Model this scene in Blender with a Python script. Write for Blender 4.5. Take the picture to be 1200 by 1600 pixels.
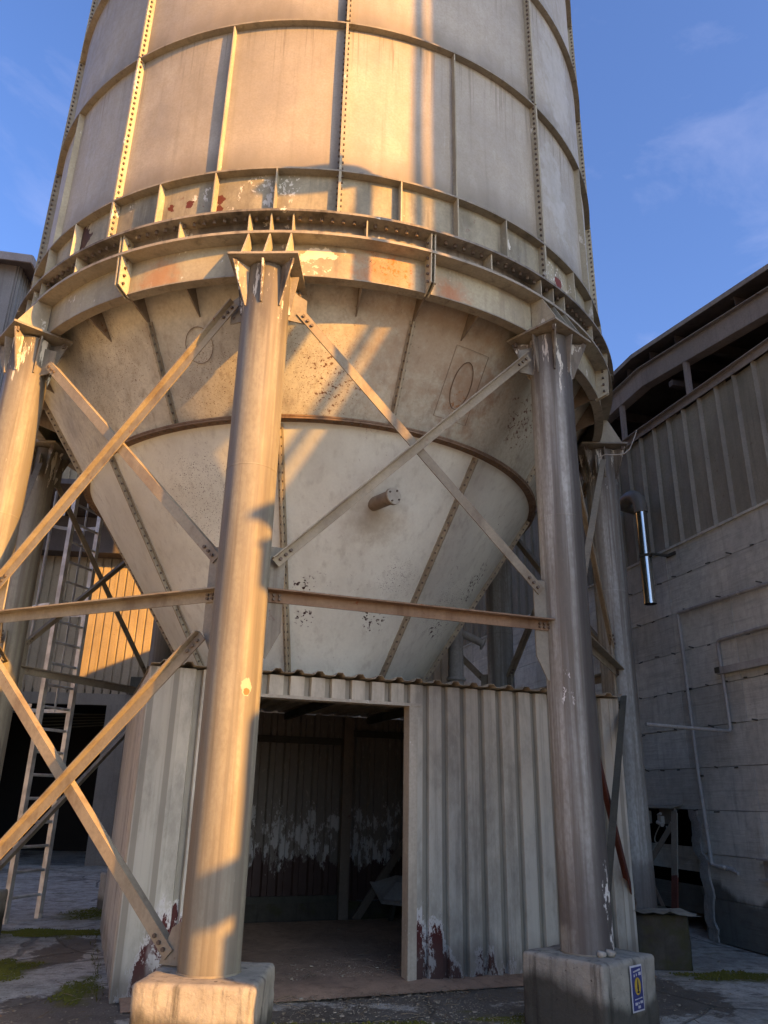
import bpy, bmesh, math, random
from math import sin, cos, pi, radians, sqrt
from mathutils import Vector, Matrix
random.seed(7)
SC = bpy.context.scene
for o in list(bpy.data.objects): bpy.data.objects.remove(o)
COL = SC.collection

# ------------------------------------------------------------------ camera
EYE = Vector((0, -9.385, 1.55))
PI_, RO, YA = radians(20.3485), radians(1.1948), radians(5.4893)
F = Vector((sin(YA)*cos(PI_), cos(YA)*cos(PI_), sin(PI_)))
R0 = Vector((cos(YA), -sin(YA), 0)); U0 = R0.cross(F)
RR = cos(RO)*R0 + sin(RO)*U0
UU = -sin(RO)*R0 + cos(RO)*U0
cam = bpy.data.cameras.new('camera'); camo = bpy.data.objects.new('camera', cam); COL.objects.link(camo)
camo.matrix_world = Matrix(((RR.x, UU.x, -F.x, EYE.x), (RR.y, UU.y, -F.y, EYE.y), (RR.z, UU.z, -F.z, EYE.z), (0, 0, 0, 1)))
cam.sensor_fit = 'VERTICAL'; cam.sensor_height = 36; cam.lens = 36*1206/1600
cam.clip_start = .05; cam.clip_end = 3000
SC.camera = camo

# ------------------------------------------------------------------ light
SUN_PHI, SUN_EL = radians(47.7), radians(16.5)      # phi measured from -y towards +x
sdir = Vector((sin(SUN_PHI)*cos(SUN_EL), -cos(SUN_PHI)*cos(SUN_EL), sin(SUN_EL)))
sl = bpy.data.lights.new('sun', 'SUN'); so = bpy.data.objects.new('sun', sl); COL.objects.link(so)
so.rotation_euler = sdir.to_track_quat('Z', 'Y').to_euler()
sl.energy = 4.8; sl.color = (1.0, .435, .07); sl.angle = radians(.42)
W = bpy.data.worlds.new('World'); SC.world = W; W.use_nodes = True
wt = W.node_tree; wt.nodes.clear()
sky = wt.nodes.new('ShaderNodeTexSky'); sky.sky_type = 'NISHITA'; sky.sun_disc = False
sky.sun_elevation = SUN_EL
sky.sun_rotation = math.atan2(sdir.x, sdir.y)
sky.air_density = 1.0; sky.dust_density = 3.5; sky.ozone_density = 3.0
bg = wt.nodes.new('ShaderNodeBackground'); bg.inputs[1].default_value = .112
wo = wt.nodes.new('ShaderNodeOutputWorld')
wc = wt.nodes.new('ShaderNodeTexCoord')
wm = wt.nodes.new('ShaderNodeMapping'); wm.inputs['Scale'].default_value = (1.3, 1.3, 3.2); wm.inputs['Rotation'].default_value = (.3, .5, .4)
wn = wt.nodes.new('ShaderNodeTexNoise'); wn.inputs['Scale'].default_value = 3.0; wn.inputs['Detail'].default_value = 9; wn.inputs['Roughness'].default_value = .62; wn.inputs['Distortion'].default_value = .5
wr = wt.nodes.new('ShaderNodeValToRGB'); wr.color_ramp.elements[0].position = .54; wr.color_ramp.elements[1].position = .92
wr.color_ramp.elements[0].color = (0, 0, 0, 1); wr.color_ramp.elements[1].color = (.30, .30, .30, 1)
wx = wt.nodes.new('ShaderNodeMix'); wx.data_type = 'RGBA'; wx.inputs[7].default_value = (2.9, 2.9, 4.0, 1)
wtint = wt.nodes.new('ShaderNodeMix'); wtint.data_type = 'RGBA'; wtint.blend_type = 'MULTIPLY'; wtint.inputs[0].default_value = 1; wtint.inputs[7].default_value = (.78, .88, 1.19, 1)
L = wt.links
L.new(wc.outputs['Generated'], wm.inputs[0]); L.new(wm.outputs[0], wn.inputs['Vector']); L.new(wn.outputs['Fac'], wr.inputs[0])
L.new(sky.outputs[0], wtint.inputs[6]); L.new(wtint.outputs[2], wx.inputs[6]); L.new(wr.outputs[0], wx.inputs[0]); L.new(wx.outputs[2], bg.inputs[0]); L.new(bg.outputs[0], wo.inputs[0])
SC.view_settings.view_transform = 'Standard'; SC.view_settings.look = 'None'; SC.view_settings.gamma = 1
SC.view_settings.use_curve_mapping = False
SC.view_settings.exposure = 1.52
SC.render.engine = 'CYCLES'
SC.cycles.max_bounces = 6; SC.cycles.diffuse_bounces = 4

# ------------------------------------------------------------------ materials
class NT:
    def __init__(s, name, rough=.75, metallic=0, spec=.3):
        s.m = bpy.data.materials.new(name); s.m.use_nodes = True; s.t = s.m.node_tree; s.t.nodes.clear()
        s.b = s.t.nodes.new('ShaderNodeBsdfPrincipled'); s.o = s.t.nodes.new('ShaderNodeOutputMaterial')
        s.t.links.new(s.b.outputs[0], s.o.inputs[0])
        s.b.inputs['Roughness'].default_value = rough; s.b.inputs['Metallic'].default_value = metallic
        s.b.inputs['Specular IOR Level'].default_value = spec
        s.c = s.t.nodes.new('ShaderNodeTexCoord').outputs['Object']
        s.hs = []
    def lk(s, a, b):
        s.t.links.new(a, b)
    def map(s, sc, loc=(0, 0, 0), rot=(0, 0, 0)):
        n = s.t.nodes.new('ShaderNodeMapping'); n.inputs['Scale'].default_value = sc; n.inputs['Location'].default_value = loc; n.inputs['Rotation'].default_value = rot
        s.lk(s.c, n.inputs[0]); return n.outputs[0]
    def noise(s, scale, sc=(1, 1, 1), detail=5, rough=.55, loc=(0, 0, 0), dist=0):
        n = s.t.nodes.new('ShaderNodeTexNoise'); n.inputs['Scale'].default_value = scale; n.inputs['Detail'].default_value = detail
        n.inputs['Roughness'].default_value = rough; n.inputs['Distortion'].default_value = dist
        s.lk(s.map(sc, loc), n.inputs['Vector']); return n.outputs['Fac']
    def ramp(s, v, a, b, lo=0, hi=1):
        n = s.t.nodes.new('ShaderNodeMapRange'); n.interpolation_type = 'SMOOTHSTEP'
        for i, x in enumerate((None, a, b, lo, hi)):
            if x is not None: n.inputs[i].default_value = x
        s.lk(v, n.inputs[0]); return n.outputs[0]
    def math(s, op, a, b=None):
        n = s.t.nodes.new('ShaderNodeMath'); n.operation = op
        for i, x in enumerate((a, b)):
            if x is None: continue
            if isinstance(x, (int, float)): n.inputs[i].default_value = x
            else: s.lk(x, n.inputs[i])
        return n.outputs[0]
    def mix(s, f, a, b, mode='MIX'):
        n = s.t.nodes.new('ShaderNodeMix'); n.data_type = 'RGBA'; n.blend_type = mode
        for i, x in ((0, f), (6, a), (7, b)):
            if isinstance(x, (int, float)): n.inputs[i].default_value = x
            elif isinstance(x, tuple): n.inputs[i].default_value = (*x, 1)
            else: s.lk(x, n.inputs[i])
        return n.outputs[2]
    def axis(s, k):
        n = s.t.nodes.new('ShaderNodeSeparateXYZ'); s.lk(s.c, n.inputs[0]); return n.outputs[k]
    def comb(s, a, b, c, off=0):   # a*x+b*y+c*z+off
        n = s.t.nodes.new('ShaderNodeVectorMath'); n.operation = 'DOT_PRODUCT'; n.inputs[1].default_value = (a, b, c); s.lk(s.c, n.inputs[0])
        return s.math('ADD', n.outputs['Value'], off)
    def blob(s, c, r, wob=.6, sc=6, stretch=(1, 1, 1)):   # ragged patch round a point, 1 inside
        m_ = s.t.nodes.new('ShaderNodeVectorMath'); m_.operation = 'SUBTRACT'; s.lk(s.c, m_.inputs[0]); m_.inputs[1].default_value = c
        k_ = s.t.nodes.new('ShaderNodeVectorMath'); k_.operation = 'MULTIPLY'; s.lk(m_.outputs[0], k_.inputs[0]); k_.inputs[1].default_value = tuple(q/r for q in stretch)
        l_ = s.t.nodes.new('ShaderNodeVectorMath'); l_.operation = 'LENGTH'; s.lk(k_.outputs[0], l_.inputs[0])
        if not hasattr(s, 'bn'): s.bn = s.math('SUBTRACT', s.noise(sc, detail=8, rough=.7, loc=(2, 7, 3)), .5)
        return s.math('ADD', l_.outputs['Value'], s.math('MULTIPLY', s.bn, wob*2))
    def bump(s, h, dist=.01, strength=.6):
        n = s.t.nodes.new('ShaderNodeBump'); n.inputs['Distance'].default_value = dist; n.inputs['Strength'].default_value = strength
        s.lk(h, n.inputs['Height'])
        if s.hs: s.lk(s.hs[-1], n.inputs['Normal'])
        s.hs.append(n.outputs[0]); s.lk(n.outputs[0], s.b.inputs['Normal'])
    def done(s, col, rough=None):
        oi = s.t.nodes.new('ShaderNodeObjectInfo'); v = s.ramp(oi.outputs['Random'], 0, 1, .88, 1.08)
        cc = s.t.nodes.new('ShaderNodeCombineXYZ')
        for i, k_ in enumerate((.98, 1.015, .92)): s.lk(s.math('MULTIPLY', v, k_), cc.inputs[i])
        s.lk(s.mix(1.0, col, cc.outputs[0], 'MULTIPLY'), s.b.inputs['Base Color'])
        if rough is not None: s.lk(rough, s.b.inputs['Roughness'])
        return s.m

RUST = (.10, .032, .012); PEEL = (.62, .60, .55); SOOT = (.035, .032, .03)
def metal_paint(name, base, dark=(.16, .145, .125), streak=.55, rust=.3, peel=0., rough=.62, spot=9, loc=(0, 0, 0), soot=0., bumpy=1., vert=(7, 7, .35), rustcol=RUST, spots=(), grime=.5):
    n = NT(name, rough)
    big = n.ramp(n.noise(.9, loc=loc, detail=4), .3, .7)
    c = n.mix(big, base, tuple(x*.80 for x in base))
    st = n.ramp(n.noise(1.6, vert, detail=6, loc=loc, rough=.62), .5, .74)
    c = n.mix(n.math('MULTIPLY', st, streak), c, dark)
    gr = n.ramp(n.noise(2.6, (1, 1, .6), detail=9, loc=(loc[0]+4, 1, 2), rough=.68), .44, .72)
    c = n.mix(n.math('MULTIPLY', gr, grime), c, dark)
    fine = n.ramp(n.noise(38, detail=3, loc=loc), .3, .75)
    c = n.mix(n.math('MULTIPLY', fine, .38 if grime > .3 else .12), c, tuple(x*.5 for x in base))
    if soot:
        s1 = n.ramp(n.noise(3.0, (1, 1, .4), detail=7, loc=loc, rough=.65), .42, .62)
        c = n.mix(n.math('MULTIPLY', s1, soot), c, SOOT)
    if peel:
        p1 = n.ramp(n.noise(6, (1, 1, .5), detail=9, loc=(3, 1, 2), rough=.68), .66-.12*peel, .69-.12*peel)
        c = n.mix(p1, c, PEEL)
    if rust:
        reg = n.ramp(n.noise(1.1, loc=(5, 2, 7)), .55-.18*rust, .72)
        r1 = n.ramp(n.noise(spot, detail=8, rough=.7, loc=(1, 4, 2)), .62, .68)
        c = n.mix(n.math('MULTIPLY', r1, reg), c, rustcol)
        r2 = n.ramp(n.noise(30, detail=3, loc=(7, 1, 2)), .69, .73)
        c = n.mix(n.math('MULTIPLY', r2, n.math('MULTIPLY', reg, .8)), c, tuple(x*.6 for x in rustcol))
    for q in spots:      # (centre, radius, colour, kind)
        b = n.blob(q[0], q[1], q[4] if len(q) > 4 else .9, sc=9, stretch=q[5] if len(q) > 5 else (1, 1, 1))
        if q[3] == 'flecks':
            fl = n.ramp(n.noise(26, detail=5, rough=.6, loc=(3, 3, 9)), .56, .60)
            c = n.mix(n.math('MULTIPLY', fl, n.ramp(b, 1.05, .75)), c, q[2])
        elif q[3] == 'dots':
            fl = n.ramp(n.noise(85, detail=3, rough=.55, loc=(3, 3, 9)), .61, .66)
            c = n.mix(n.math('MULTIPLY', fl, n.ramp(b, 1.2, .5)), c, q[2])
        elif q[3] == 'soft':
            c = n.mix(n.ramp(b, 1.3, .1, 0, .6), c, q[2])
        else: c = n.mix(n.ramp(b, 1.0, .94), c, q[2])
    n.bump(n.noise(1.3, loc=loc, detail=2), .05*bumpy, .35)
    n.bump(n.noise(55, detail=4), .002*bumpy, .5)
    rg = n.ramp(n.noise(9, detail=5), .3, .7, rough-.08, rough+.16)
    return n.done(c, rg)

BASE = (.46, .43, .36)
def wall_mat():
    n = NT('silo_wall_paint', .6)
    big = n.ramp(n.noise(.8, detail=5), .3, .72)
    c = n.mix(big, (.41, .375, .325), (.31, .285, .25))
    c = n.mix(n.ramp(n.noise(2.2, (1, 1, .5), detail=7, loc=(4, 4, 1), rough=.65), .5, .75, 0, .45), c, (.50, .48, .43))
    st = n.ramp(n.noise(1.7, (8, 8, .22), detail=6, rough=.6), .5, .8)
    c = n.mix(n.math('MULTIPLY', st, .5), c, (.21, .19, .155))
    z_ = n.axis('Z'); fr_ = n.math('FRACT', n.math('DIVIDE', n.math('SUBTRACT', z_, 7.02), 1.94))
    rn = n.ramp(n.noise(2.4, (11, 11, .12), detail=6, rough=.65, loc=(6, 1, 3)), .52, .66)
    ln = n.ramp(n.math('ADD', fr_, n.math('MULTIPLY', n.noise(2, (7, 7, .05), detail=3, loc=(1, 1, 1)), .9)), .95, 1.5)
    c = n.mix(n.math('MULTIPLY', n.math('MULTIPLY', rn, ln), .75), c, (.11, .085, .06))
    # grime that has settled above every ring and washed down from the next
    z = n.axis('Z')
    fr = n.math('FRACT', n.math('DIVIDE', n.math('SUBTRACT', z, 7.02), 1.94))
    wob = n.math('MULTIPLY', n.math('SUBTRACT', n.noise(2.2, (1, 1, .3), detail=6), .5), .34)
    low = n.ramp(n.math('ADD', fr, wob), .26, -.03)
    c = n.mix(n.math('MULTIPLY', low, .75), c, (.12, .105, .085))
    up = n.ramp(n.math('ADD', fr, wob), .86, 1.03)
    c = n.mix(n.math('MULTIPLY', up, .35), c, (.20, .18, .15))
    w = n.ramp(n.noise(2.6, (5, 5, .45), detail=8, loc=(2, 9, 4), rough=.62), .64, .70)
    wreg = n.ramp(n.noise(.5, loc=(8, 8, 2)), .5, .62)
    c = n.mix(n.math('MULTIPLY', n.math('MULTIPLY', w, wreg), .35), c, (.50, .49, .46))
    fine = n.ramp(n.noise(45, detail=3), .3, .75)
    c = n.mix(n.math('MULTIPLY', fine, .36), c, (.22, .2, .15))
    reg = n.ramp(n.noise(1.1, loc=(5, 2, 7)), .46, .7)
    r1 = n.ramp(n.noise(17, detail=7, rough=.65, loc=(1, 4, 2)), .675, .71)
    c = n.mix(n.math('MULTIPLY', r1, reg), c, (.11, .04, .02))
    for ctr, r_, st_ in (((2.5, -2.66, 8.2), .42, (1.6, 1.6, .8)), ((2.75, -2.4, 10.2), .8, (1.8, 1.8, .7)), ((2.62, -2.54, 7.9), .3, (2, 2, .6))):
        b = n.blob(ctr, r_, 1.3, sc=5, stretch=st_); c = n.mix(n.ramp(b, 1.2, .5, 0, .5), c, (.50, .49, .47))
    g2 = n.ramp(n.noise(1.5, (1, 1, .5), detail=9, rough=.68, loc=(9, 2, 6)), .48, .74)
    c = n.mix(n.math('MULTIPLY', g2, .42), c, (.17, .155, .12))
    mot = n.ramp(n.noise(6, detail=8, rough=.72, loc=(5, 1, 1)), .38, .7)
    c = n.mix(n.math('MULTIPLY', mot, .22), c, (.26, .235, .19))
    n.bump(n.noise(1.1, detail=2), .06, .35)
    n.bump(n.noise(50, detail=4), .002, .5)
    return n.done(c, n.ramp(n.noise(9, detail=5), .3, .7, .5, .75))
M = {}
M['wall'] = wall_mat()
DK = (.035, .016, .012)
M['cone'] = metal_paint('cone_paint', (.67, .68, .64), dark=(.31, .30, .26), streak=.4, grime=.22, rust=.3, rough=.5, spot=16, rustcol=(.07, .026, .014), spots=[((-.06, -1.82, 3.52), .14, DK, 'flecks'), ((-.05, -1.64, 3.25), .10, DK, 'flecks'), ((.9, -1.7, 3.68), .25, DK, 'dots'), ((.68, -1.52, 3.29), .16, DK, 'flecks'), ((1.55, -.95, 3.55), .45, DK, 'dots'), ((1.45, -.95, 3.3), .14, DK, 'flecks'), ((1.9, -.8, 3.9), .3, DK, 'flecks', .9, (1.6, 1.6, .8)), ((.62, -2.2, 4.15), .35, (.30, .26, .20), 'soft'), ((-1.09, -2.06, 4.31), .55, DK, 'dots')])
M['cone_up'] = metal_paint('cone_upper_paint', (.57, .55, .47), dark=(.20, .165, .13), streak=.6, rust=.5, rough=.55, spot=30, rustcol=(.09, .035, .015), spots=[((-.14, -2.95, 5.26), .6, (.13, .06, .03), 'dots'), ((.1, -3.0, 5.2), .3, (.13, .06, .03), 'flecks', 1.4), ((2.2, -2.15, 5.32), .27, (.14, .07, .05), 'flecks', 1.5), ((1.5, -2.69, 5.35), .38, (.28, .15, .08), 'soft', 1.5), ((1.42, -2.68, 5.2), .2, (.35, .14, .04), 'flecks', 1.5), ((-2.23, -2.24, 5.58), .7, (.12, .06, .035), 'dots'), ((1.1, -3.05, 5.7), 1.0, (.34, .24, .16), 'soft', 1.2), ((-.9, -2.6, 5.3), .6, (.12, .06, .035), 'dots')])
M['rail'] = metal_paint('silo_flange_paint', (.33, .30, .25), dark=(.10, .085, .07), streak=.7, rust=.85, rough=.65, spot=12, rustcol=(.15, .05, .018))
M['fin'] = metal_paint('silo_fin_paint', (.46, .42, .32), dark=(.17, .15, .12), streak=.5, rust=.4, peel=.4, rough=.65)
M['band'] = metal_paint('sooty_band_paint', (.40, .37, .28), dark=(.10, .085, .065), streak=.8, rust=.7, peel=.28, soot=.3, rough=.65, rustcol=(.14, .03, .015), spots=[((-1.03, -3.5, 6.76), .05, (.11, .03, .018), 'patch', 1.5), ((-1.04, -3.5, 6.66), .04, (.11, .03, .018), 'patch', 1.5), ((-1.51, -3.32, 6.76), .05, (.11, .03, .018), 'patch', 1.8), ((-1.33, -3.4, 6.77), .04, (.11, .03, .018), 'patch', 1.8), ((-2.51, -2.65, 6.87), .13, (.06, .03, .025), 'patch', 1.4), ((-.42, -3.62, 6.88), .15, PEEL, 'flecks', 1.8), ((-.68, -3.59, 6.9), .12, PEEL, 'flecks', 1.8), ((2.45, -2.7, 6.80), .2, PEEL, 'flecks', 1.6), ((2.47, -2.68, 6.78), .07, (.16, .03, .02), 'patch', 1.2)])
M['sooty'] = metal_paint('sooty_shelf_paint', (.30, .275, .24), dark=(.05, .045, .04), streak=.8, rust=.5, peel=.25, soot=.6, rough=.7)
M['skirt'] = metal_paint('skirt_paint', (.42, .385, .285), dark=(.17, .14, .11), streak=.55, rust=1.0, peel=.35, soot=.15, rough=.62, spot=7, rustcol=(.26, .075, .015), spots=[((.6, -3.6, 6.01), .2, (.40, .13, .03), 'flecks', 1.4), ((.5, -3.6, 6.0), .33, (.38, .15, .05), 'soft', 1.5), ((.45, -3.62, 6.09), .14, (.03, .02, .015), 'dots'), ((-1.53, -3.32, 5.98), .22, (.36, .15, .05), 'soft', 1.4), ((1.15, -3.46, 5.93), .2, (.40, .12, .03), 'soft', 1.2), ((-.12, -3.65, 6.11), .17, (.66, .60, .48), 'patch', 1.5, (1, 1, 2.2)), ((-.2, -3.65, 5.92), .2, (.60, .55, .45), 'flecks', 1.5)])
M['seam'] = metal_paint('cone_seam_paint', (.42, .37, .28), dark=(.16, .11, .07), streak=.6, rust=1.1, rough=.7, spot=14, rustcol=(.16, .06, .03))
M['rust'] = metal_paint('rusty_flange', (.25, .17, .115), dark=(.07, .035, .02), streak=.6, rust=1.3, rough=.8, spot=14, rustcol=(.17, .055, .02))
M['brace'] = metal_paint('brace_paint', (.31, .27, .205), dark=(.12, .085, .06), streak=.7, rust=.95, rough=.65, vert=(3, 3, 2), rustcol=(.15, .06, .025))
M['bolt'] = metal_paint('old_bolts', (.13, .10, .08), streak=.4, rust=.8, rough=.6)
M['gusset'] = metal_paint('gusset_paint', (.29, .265, .215), dark=(.11, .085, .065), streak=.7, rust=1.0, rough=.65)
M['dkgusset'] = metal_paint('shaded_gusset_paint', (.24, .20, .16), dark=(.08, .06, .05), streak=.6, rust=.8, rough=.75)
M['cap'] = metal_paint('cap_paint', (.33, .29, .235), dark=(.06, .05, .04), streak=.8, rust=.9, peel=.8, soot=.85, rough=.7, rustcol=(.17, .06, .02))
M['galv'] = NT('galvanised_steel', .45, .6).m
def galv():
    n = NT('ladder_galvanised', .5, .35)
    c = n.mix(n.ramp(n.noise(6, detail=6), .35, .7), (.62, .62, .62), (.38, .375, .37))
    return n.done(c)
M['galv'] = galv()
def column_mat(k, ctr):
    n = NT('column_paint', .55)
    loc = (k*3.1, k*1.7, k*.9)
    base = (.28, .27, .225) if k not in (1, 2, 3) else (.43, .44, .42)
    c = n.mix(n.ramp(n.noise(1.5, (1, 1, .35), loc=loc), .3, .7), base, tuple(x*.74 for x in base))
    st = n.ramp(n.noise(2.2, (7, 7, .16), detail=7, loc=loc, rough=.6), .42, .66)
    c = n.mix(n.math('MULTIPLY', st, .9 if k in (1, 2) else .75), c, (.12, .105, .085))
    st2 = n.ramp(n.noise(1.3, (6, 6, .10), detail=5, loc=(loc[0], 7, loc[2]), rough=.55), .48, .60)
    c = n.mix(n.math('MULTIPLY', st2, .55), c, (.105, .095, .085))
    mo = n.ramp(n.noise(3.5, (1, 1, .45), detail=9, loc=loc, rough=.7), .42, .68)
    c = n.mix(n.math('MULTIPLY', mo, .38), c, (.16, .14, .11))
    sc = n.ramp(n.noise(12, (1, 1, .3), detail=8, loc=loc, rough=.75), .64, .70)
    c = n.mix(n.math('MULTIPLY', sc, .3), c, (.5, .47, .4))
    fine = n.ramp(n.noise(42, (1, 1, .5), detail=3), .35, .7)
    c = n.mix(n.math('MULTIPLY', fine, .40), c, (.17, .15, .125))
    z = n.axis('Z')
    if k in (1, 2):   # the dark run-off stain down the weather side
        a = radians(8)
        dx, dy = cos(a), sin(a)
        s = n.comb(dx, dy, 0, -(ctr[0]*dx+ctr[1]*dy))
        wob = n.math('MULTIPLY', n.math('SUBTRACT', n.noise(1.2, (3, 3, .3), detail=6, loc=loc), .5), .14)
        band = n.math('MULTIPLY', n.ramp(n.math('ADD', s, wob), -.03 if k == 1 else .05, .07), n.ramp(n.math('ADD', s, wob), .32, .22))
        c = n.mix(n.math('MULTIPLY', band, .88 if k == 1 else .3), c, (.06, .055, .055))
        bm = n.math('MULTIPLY', n.ramp(z, 1.5, .7), n.ramp(n.noise(2.4, detail=5, loc=loc), .35, .55))
        c = n.mix(n.math('MULTIPLY', bm, .7), c, (.09, .08, .08))
    if k == 0:
        b = n.blob((-.405, -3.84, 2.26), .040, .9, sc=14, stretch=(1, 1, .7)); c = n.mix(n.ramp(b, 1.0, .93), c, (.40, .37, .29))
        b = n.blob((-.40, -3.84, 2.23), .024, .9, sc=14); c = n.mix(n.ramp(b, 1.0, .9), c, (.25, .13, .05))
    if k == 1:
        for q, r_, st_ in (((2.36, -3.11, .93), .09, (1.6, 1.6, .5)), ((2.39, -3.08, .62), .07, (1.6, 1.6, .6)), ((2.13, -3.16, 2.42), .10, (1.6, 1.6, .55))):
            fl = n.ramp(n.noise(20, (1, 1, .4), detail=6, rough=.65, loc=(2, 2, 5)), .52, .56)
            c = n.mix(n.math('MULTIPLY', fl, n.ramp(n.blob(q, r_, 1.0, sc=14, stretch=st_), 1.2, .8)), c, (.70, .69, .68))
    # soot and peeled paint below the cap
    top = n.ramp(n.math('ADD', z, n.math('MULTIPLY', n.noise(2, (6, 6, .4), detail=6, loc=loc), 1.4)), 5.75, 6.25)
    c = n.mix(n.math('MULTIPLY', top, .6), c, (.09, .075, .06))
    p = n.noise(3.2, (3.4, 3.4, .55), detail=9, rough=.68, loc=loc)
    pz = n.ramp(z, 4.7, 5.55, -.16, .10)
    c = n.mix(n.ramp(n.math('ADD', p, pz), .655, .68), c, (.60, .57, .50))
    p2 = n.ramp(n.noise(11, (1, 1, .5), detail=8, rough=.7, loc=(k, 5, 5)), .70, .72)
    p2r = n.ramp(n.noise(.9, loc=(9, k, 1)), .5, .6)
    c = n.mix(n.math('MULTIPLY', p2, p2r), c, (.62, .6, .55))
    n.bump(n.noise(1.2, (3, 3, .6), detail=2, loc=loc), .02, .4)
    n.bump(n.noise(48, detail=4), .002, .5)
    return n.done(c, n.ramp(n.noise(7, (1, 1, .3), detail=5), .3, .7, .42, .68))
def cladding(name, top, low, peel_top, red=(.075, .014, .012), white=(.58, .57, .56), wob=.55, band=None, cut=.5, grooves=None):
    n = NT(name, .6)
    z = n.axis('Z')
    g = n.ramp(n.math('ADD', z, n.math('MULTIPLY', n.noise(1.1, (2, 2, .6), detail=4), 1.2)), 1.3, 3.0)
    c = n.mix(g, low, top)
    st = n.ramp(n.noise(2.0, (9, 9, .2), detail=7, rough=.62), .47, .75)
    c = n.mix(n.math('MULTIPLY', st, .4), c, (.15, .135, .12))
    gr = n.ramp(n.noise(1.9, (1.5, 1.5, .6), detail=9, rough=.7, loc=(4, 4, 4)), .42, .70)
    c = n.mix(n.math('MULTIPLY', gr, .60), c, (.17, .155, .13))
    fl = n.ramp(n.noise(30, (1, 1, .3), detail=6, rough=.7), .56, .68)
    c = n.mix(n.math('MULTIPLY', fl, .30), c, (.56, .53, .46))
    if grooves:     # darker tone in the recesses between the ribs
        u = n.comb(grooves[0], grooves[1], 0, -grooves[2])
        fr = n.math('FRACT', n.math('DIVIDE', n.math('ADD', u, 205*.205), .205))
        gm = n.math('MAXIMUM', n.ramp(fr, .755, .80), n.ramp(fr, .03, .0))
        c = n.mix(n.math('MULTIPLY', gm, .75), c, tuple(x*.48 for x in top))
    if peel_top and not band:
        u = n.comb(cos(radians(14.56)), sin(radians(14.56)), 0, 0)
        h = n.ramp(n.math('ABSOLUTE', n.math('SUBTRACT', u, .78)), .45, .08, 0, .52)
        h = n.math('ADD', h, n.ramp(n.math('ABSOLUTE', n.math('SUBTRACT', u, -1.45)), .42, .1, 0, .68))
        h = n.math('ADD', h, n.ramp(n.noise(2.2, (1, 1, .05), detail=2, loc=(3, 1, 0)), .52, .68, 0, .22))
        rag = n.math('MULTIPLY', n.math('SUBTRACT', n.noise(3.0, (2.2, 2.2, .95), detail=12, rough=.78, loc=(2, 6, 1)), .5), 1.25)
        v = n.math('SUBTRACT', n.math('ADD', z, rag), h)
        wmask = n.ramp(v, .05, .02)
        rmask = n.math('MULTIPLY', n.ramp(v, -.03, -.06), n.ramp(n.noise(7, (1, 1, .6), detail=9, rough=.75, loc=(8, 3, 3)), .43, .47))
        rmask = n.math('MULTIPLY', rmask, n.ramp(n.noise(3, (1, 1, .3), detail=4, loc=(5, 5, 5)), .3, .42))
        c = n.mix(wmask, c, white); c = n.mix(n.math('MULTIPLY', rmask, wmask), c, red)
        fl = n.ramp(n.noise(8, (3, 3, .35), detail=9, rough=.75, loc=(1, 8, 3)), .66, .69); fz = n.ramp(z, 1.2, .2)
        c = n.mix(n.math('MULTIPLY', fl, fz), c, white)
        dz = n.ramp(n.math('ADD', z, n.math('MULTIPLY', n.noise(2, detail=5), -.5)), .12, -.12)
        c = n.mix(n.math('MULTIPLY', dz, .5), c, (.09, .08, .07))
    elif band:
        rag = n.math('MULTIPLY', n.math('SUBTRACT', n.noise(2.4, (1.6, 1.6, .7), detail=12, rough=.76, loc=(2, 6, 1)), .5), 2.3)
        v = n.math('ADD', z, rag); v2 = n.math('ADD', z, n.math('MULTIPLY', n.math('SUBTRACT', n.noise(3, (1.6, 1.6, .7), detail=11, rough=.76, loc=(1, 1, 8)), .5), 1.4))
        holes = n.ramp(n.noise(5, (1.5, 1.5, .6), detail=9, rough=.75, loc=(7, 7, 1)), .49, .52)
        c = n.mix(n.math('MULTIPLY', n.ramp(v, peel_top, peel_top-.04), holes), c, white)
        c = n.mix(n.ramp(v2, band, band-.04), c, red)
    n.bump(n.noise(2, (1, 1, .4), detail=3), .012, .4)
    n.bump(n.noise(60, detail=3), .0015, .5)
    return n.done(c, n.ramp(n.noise(8, detail=5), .3, .7, .45, .75))
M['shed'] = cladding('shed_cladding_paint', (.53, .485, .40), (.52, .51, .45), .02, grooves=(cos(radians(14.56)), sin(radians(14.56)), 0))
M['shedside'] = cladding('shed_side_paint', (.47, .42, .35), (.50, .47, .42), .02)
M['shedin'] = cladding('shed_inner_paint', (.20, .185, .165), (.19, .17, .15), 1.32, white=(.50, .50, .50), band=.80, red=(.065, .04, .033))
M['roofsheet'] = metal_paint('shed_roof_paint', (.46, .39, .30), dark=(.2, .16, .12), streak=.5, rust=.5, rough=.65)
M['trim'] = metal_paint('shed_trim_paint', (.50, .45, .37), dark=(.2, .18, .15), streak=.4, rust=.3, peel=.3, rough=.6)
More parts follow.
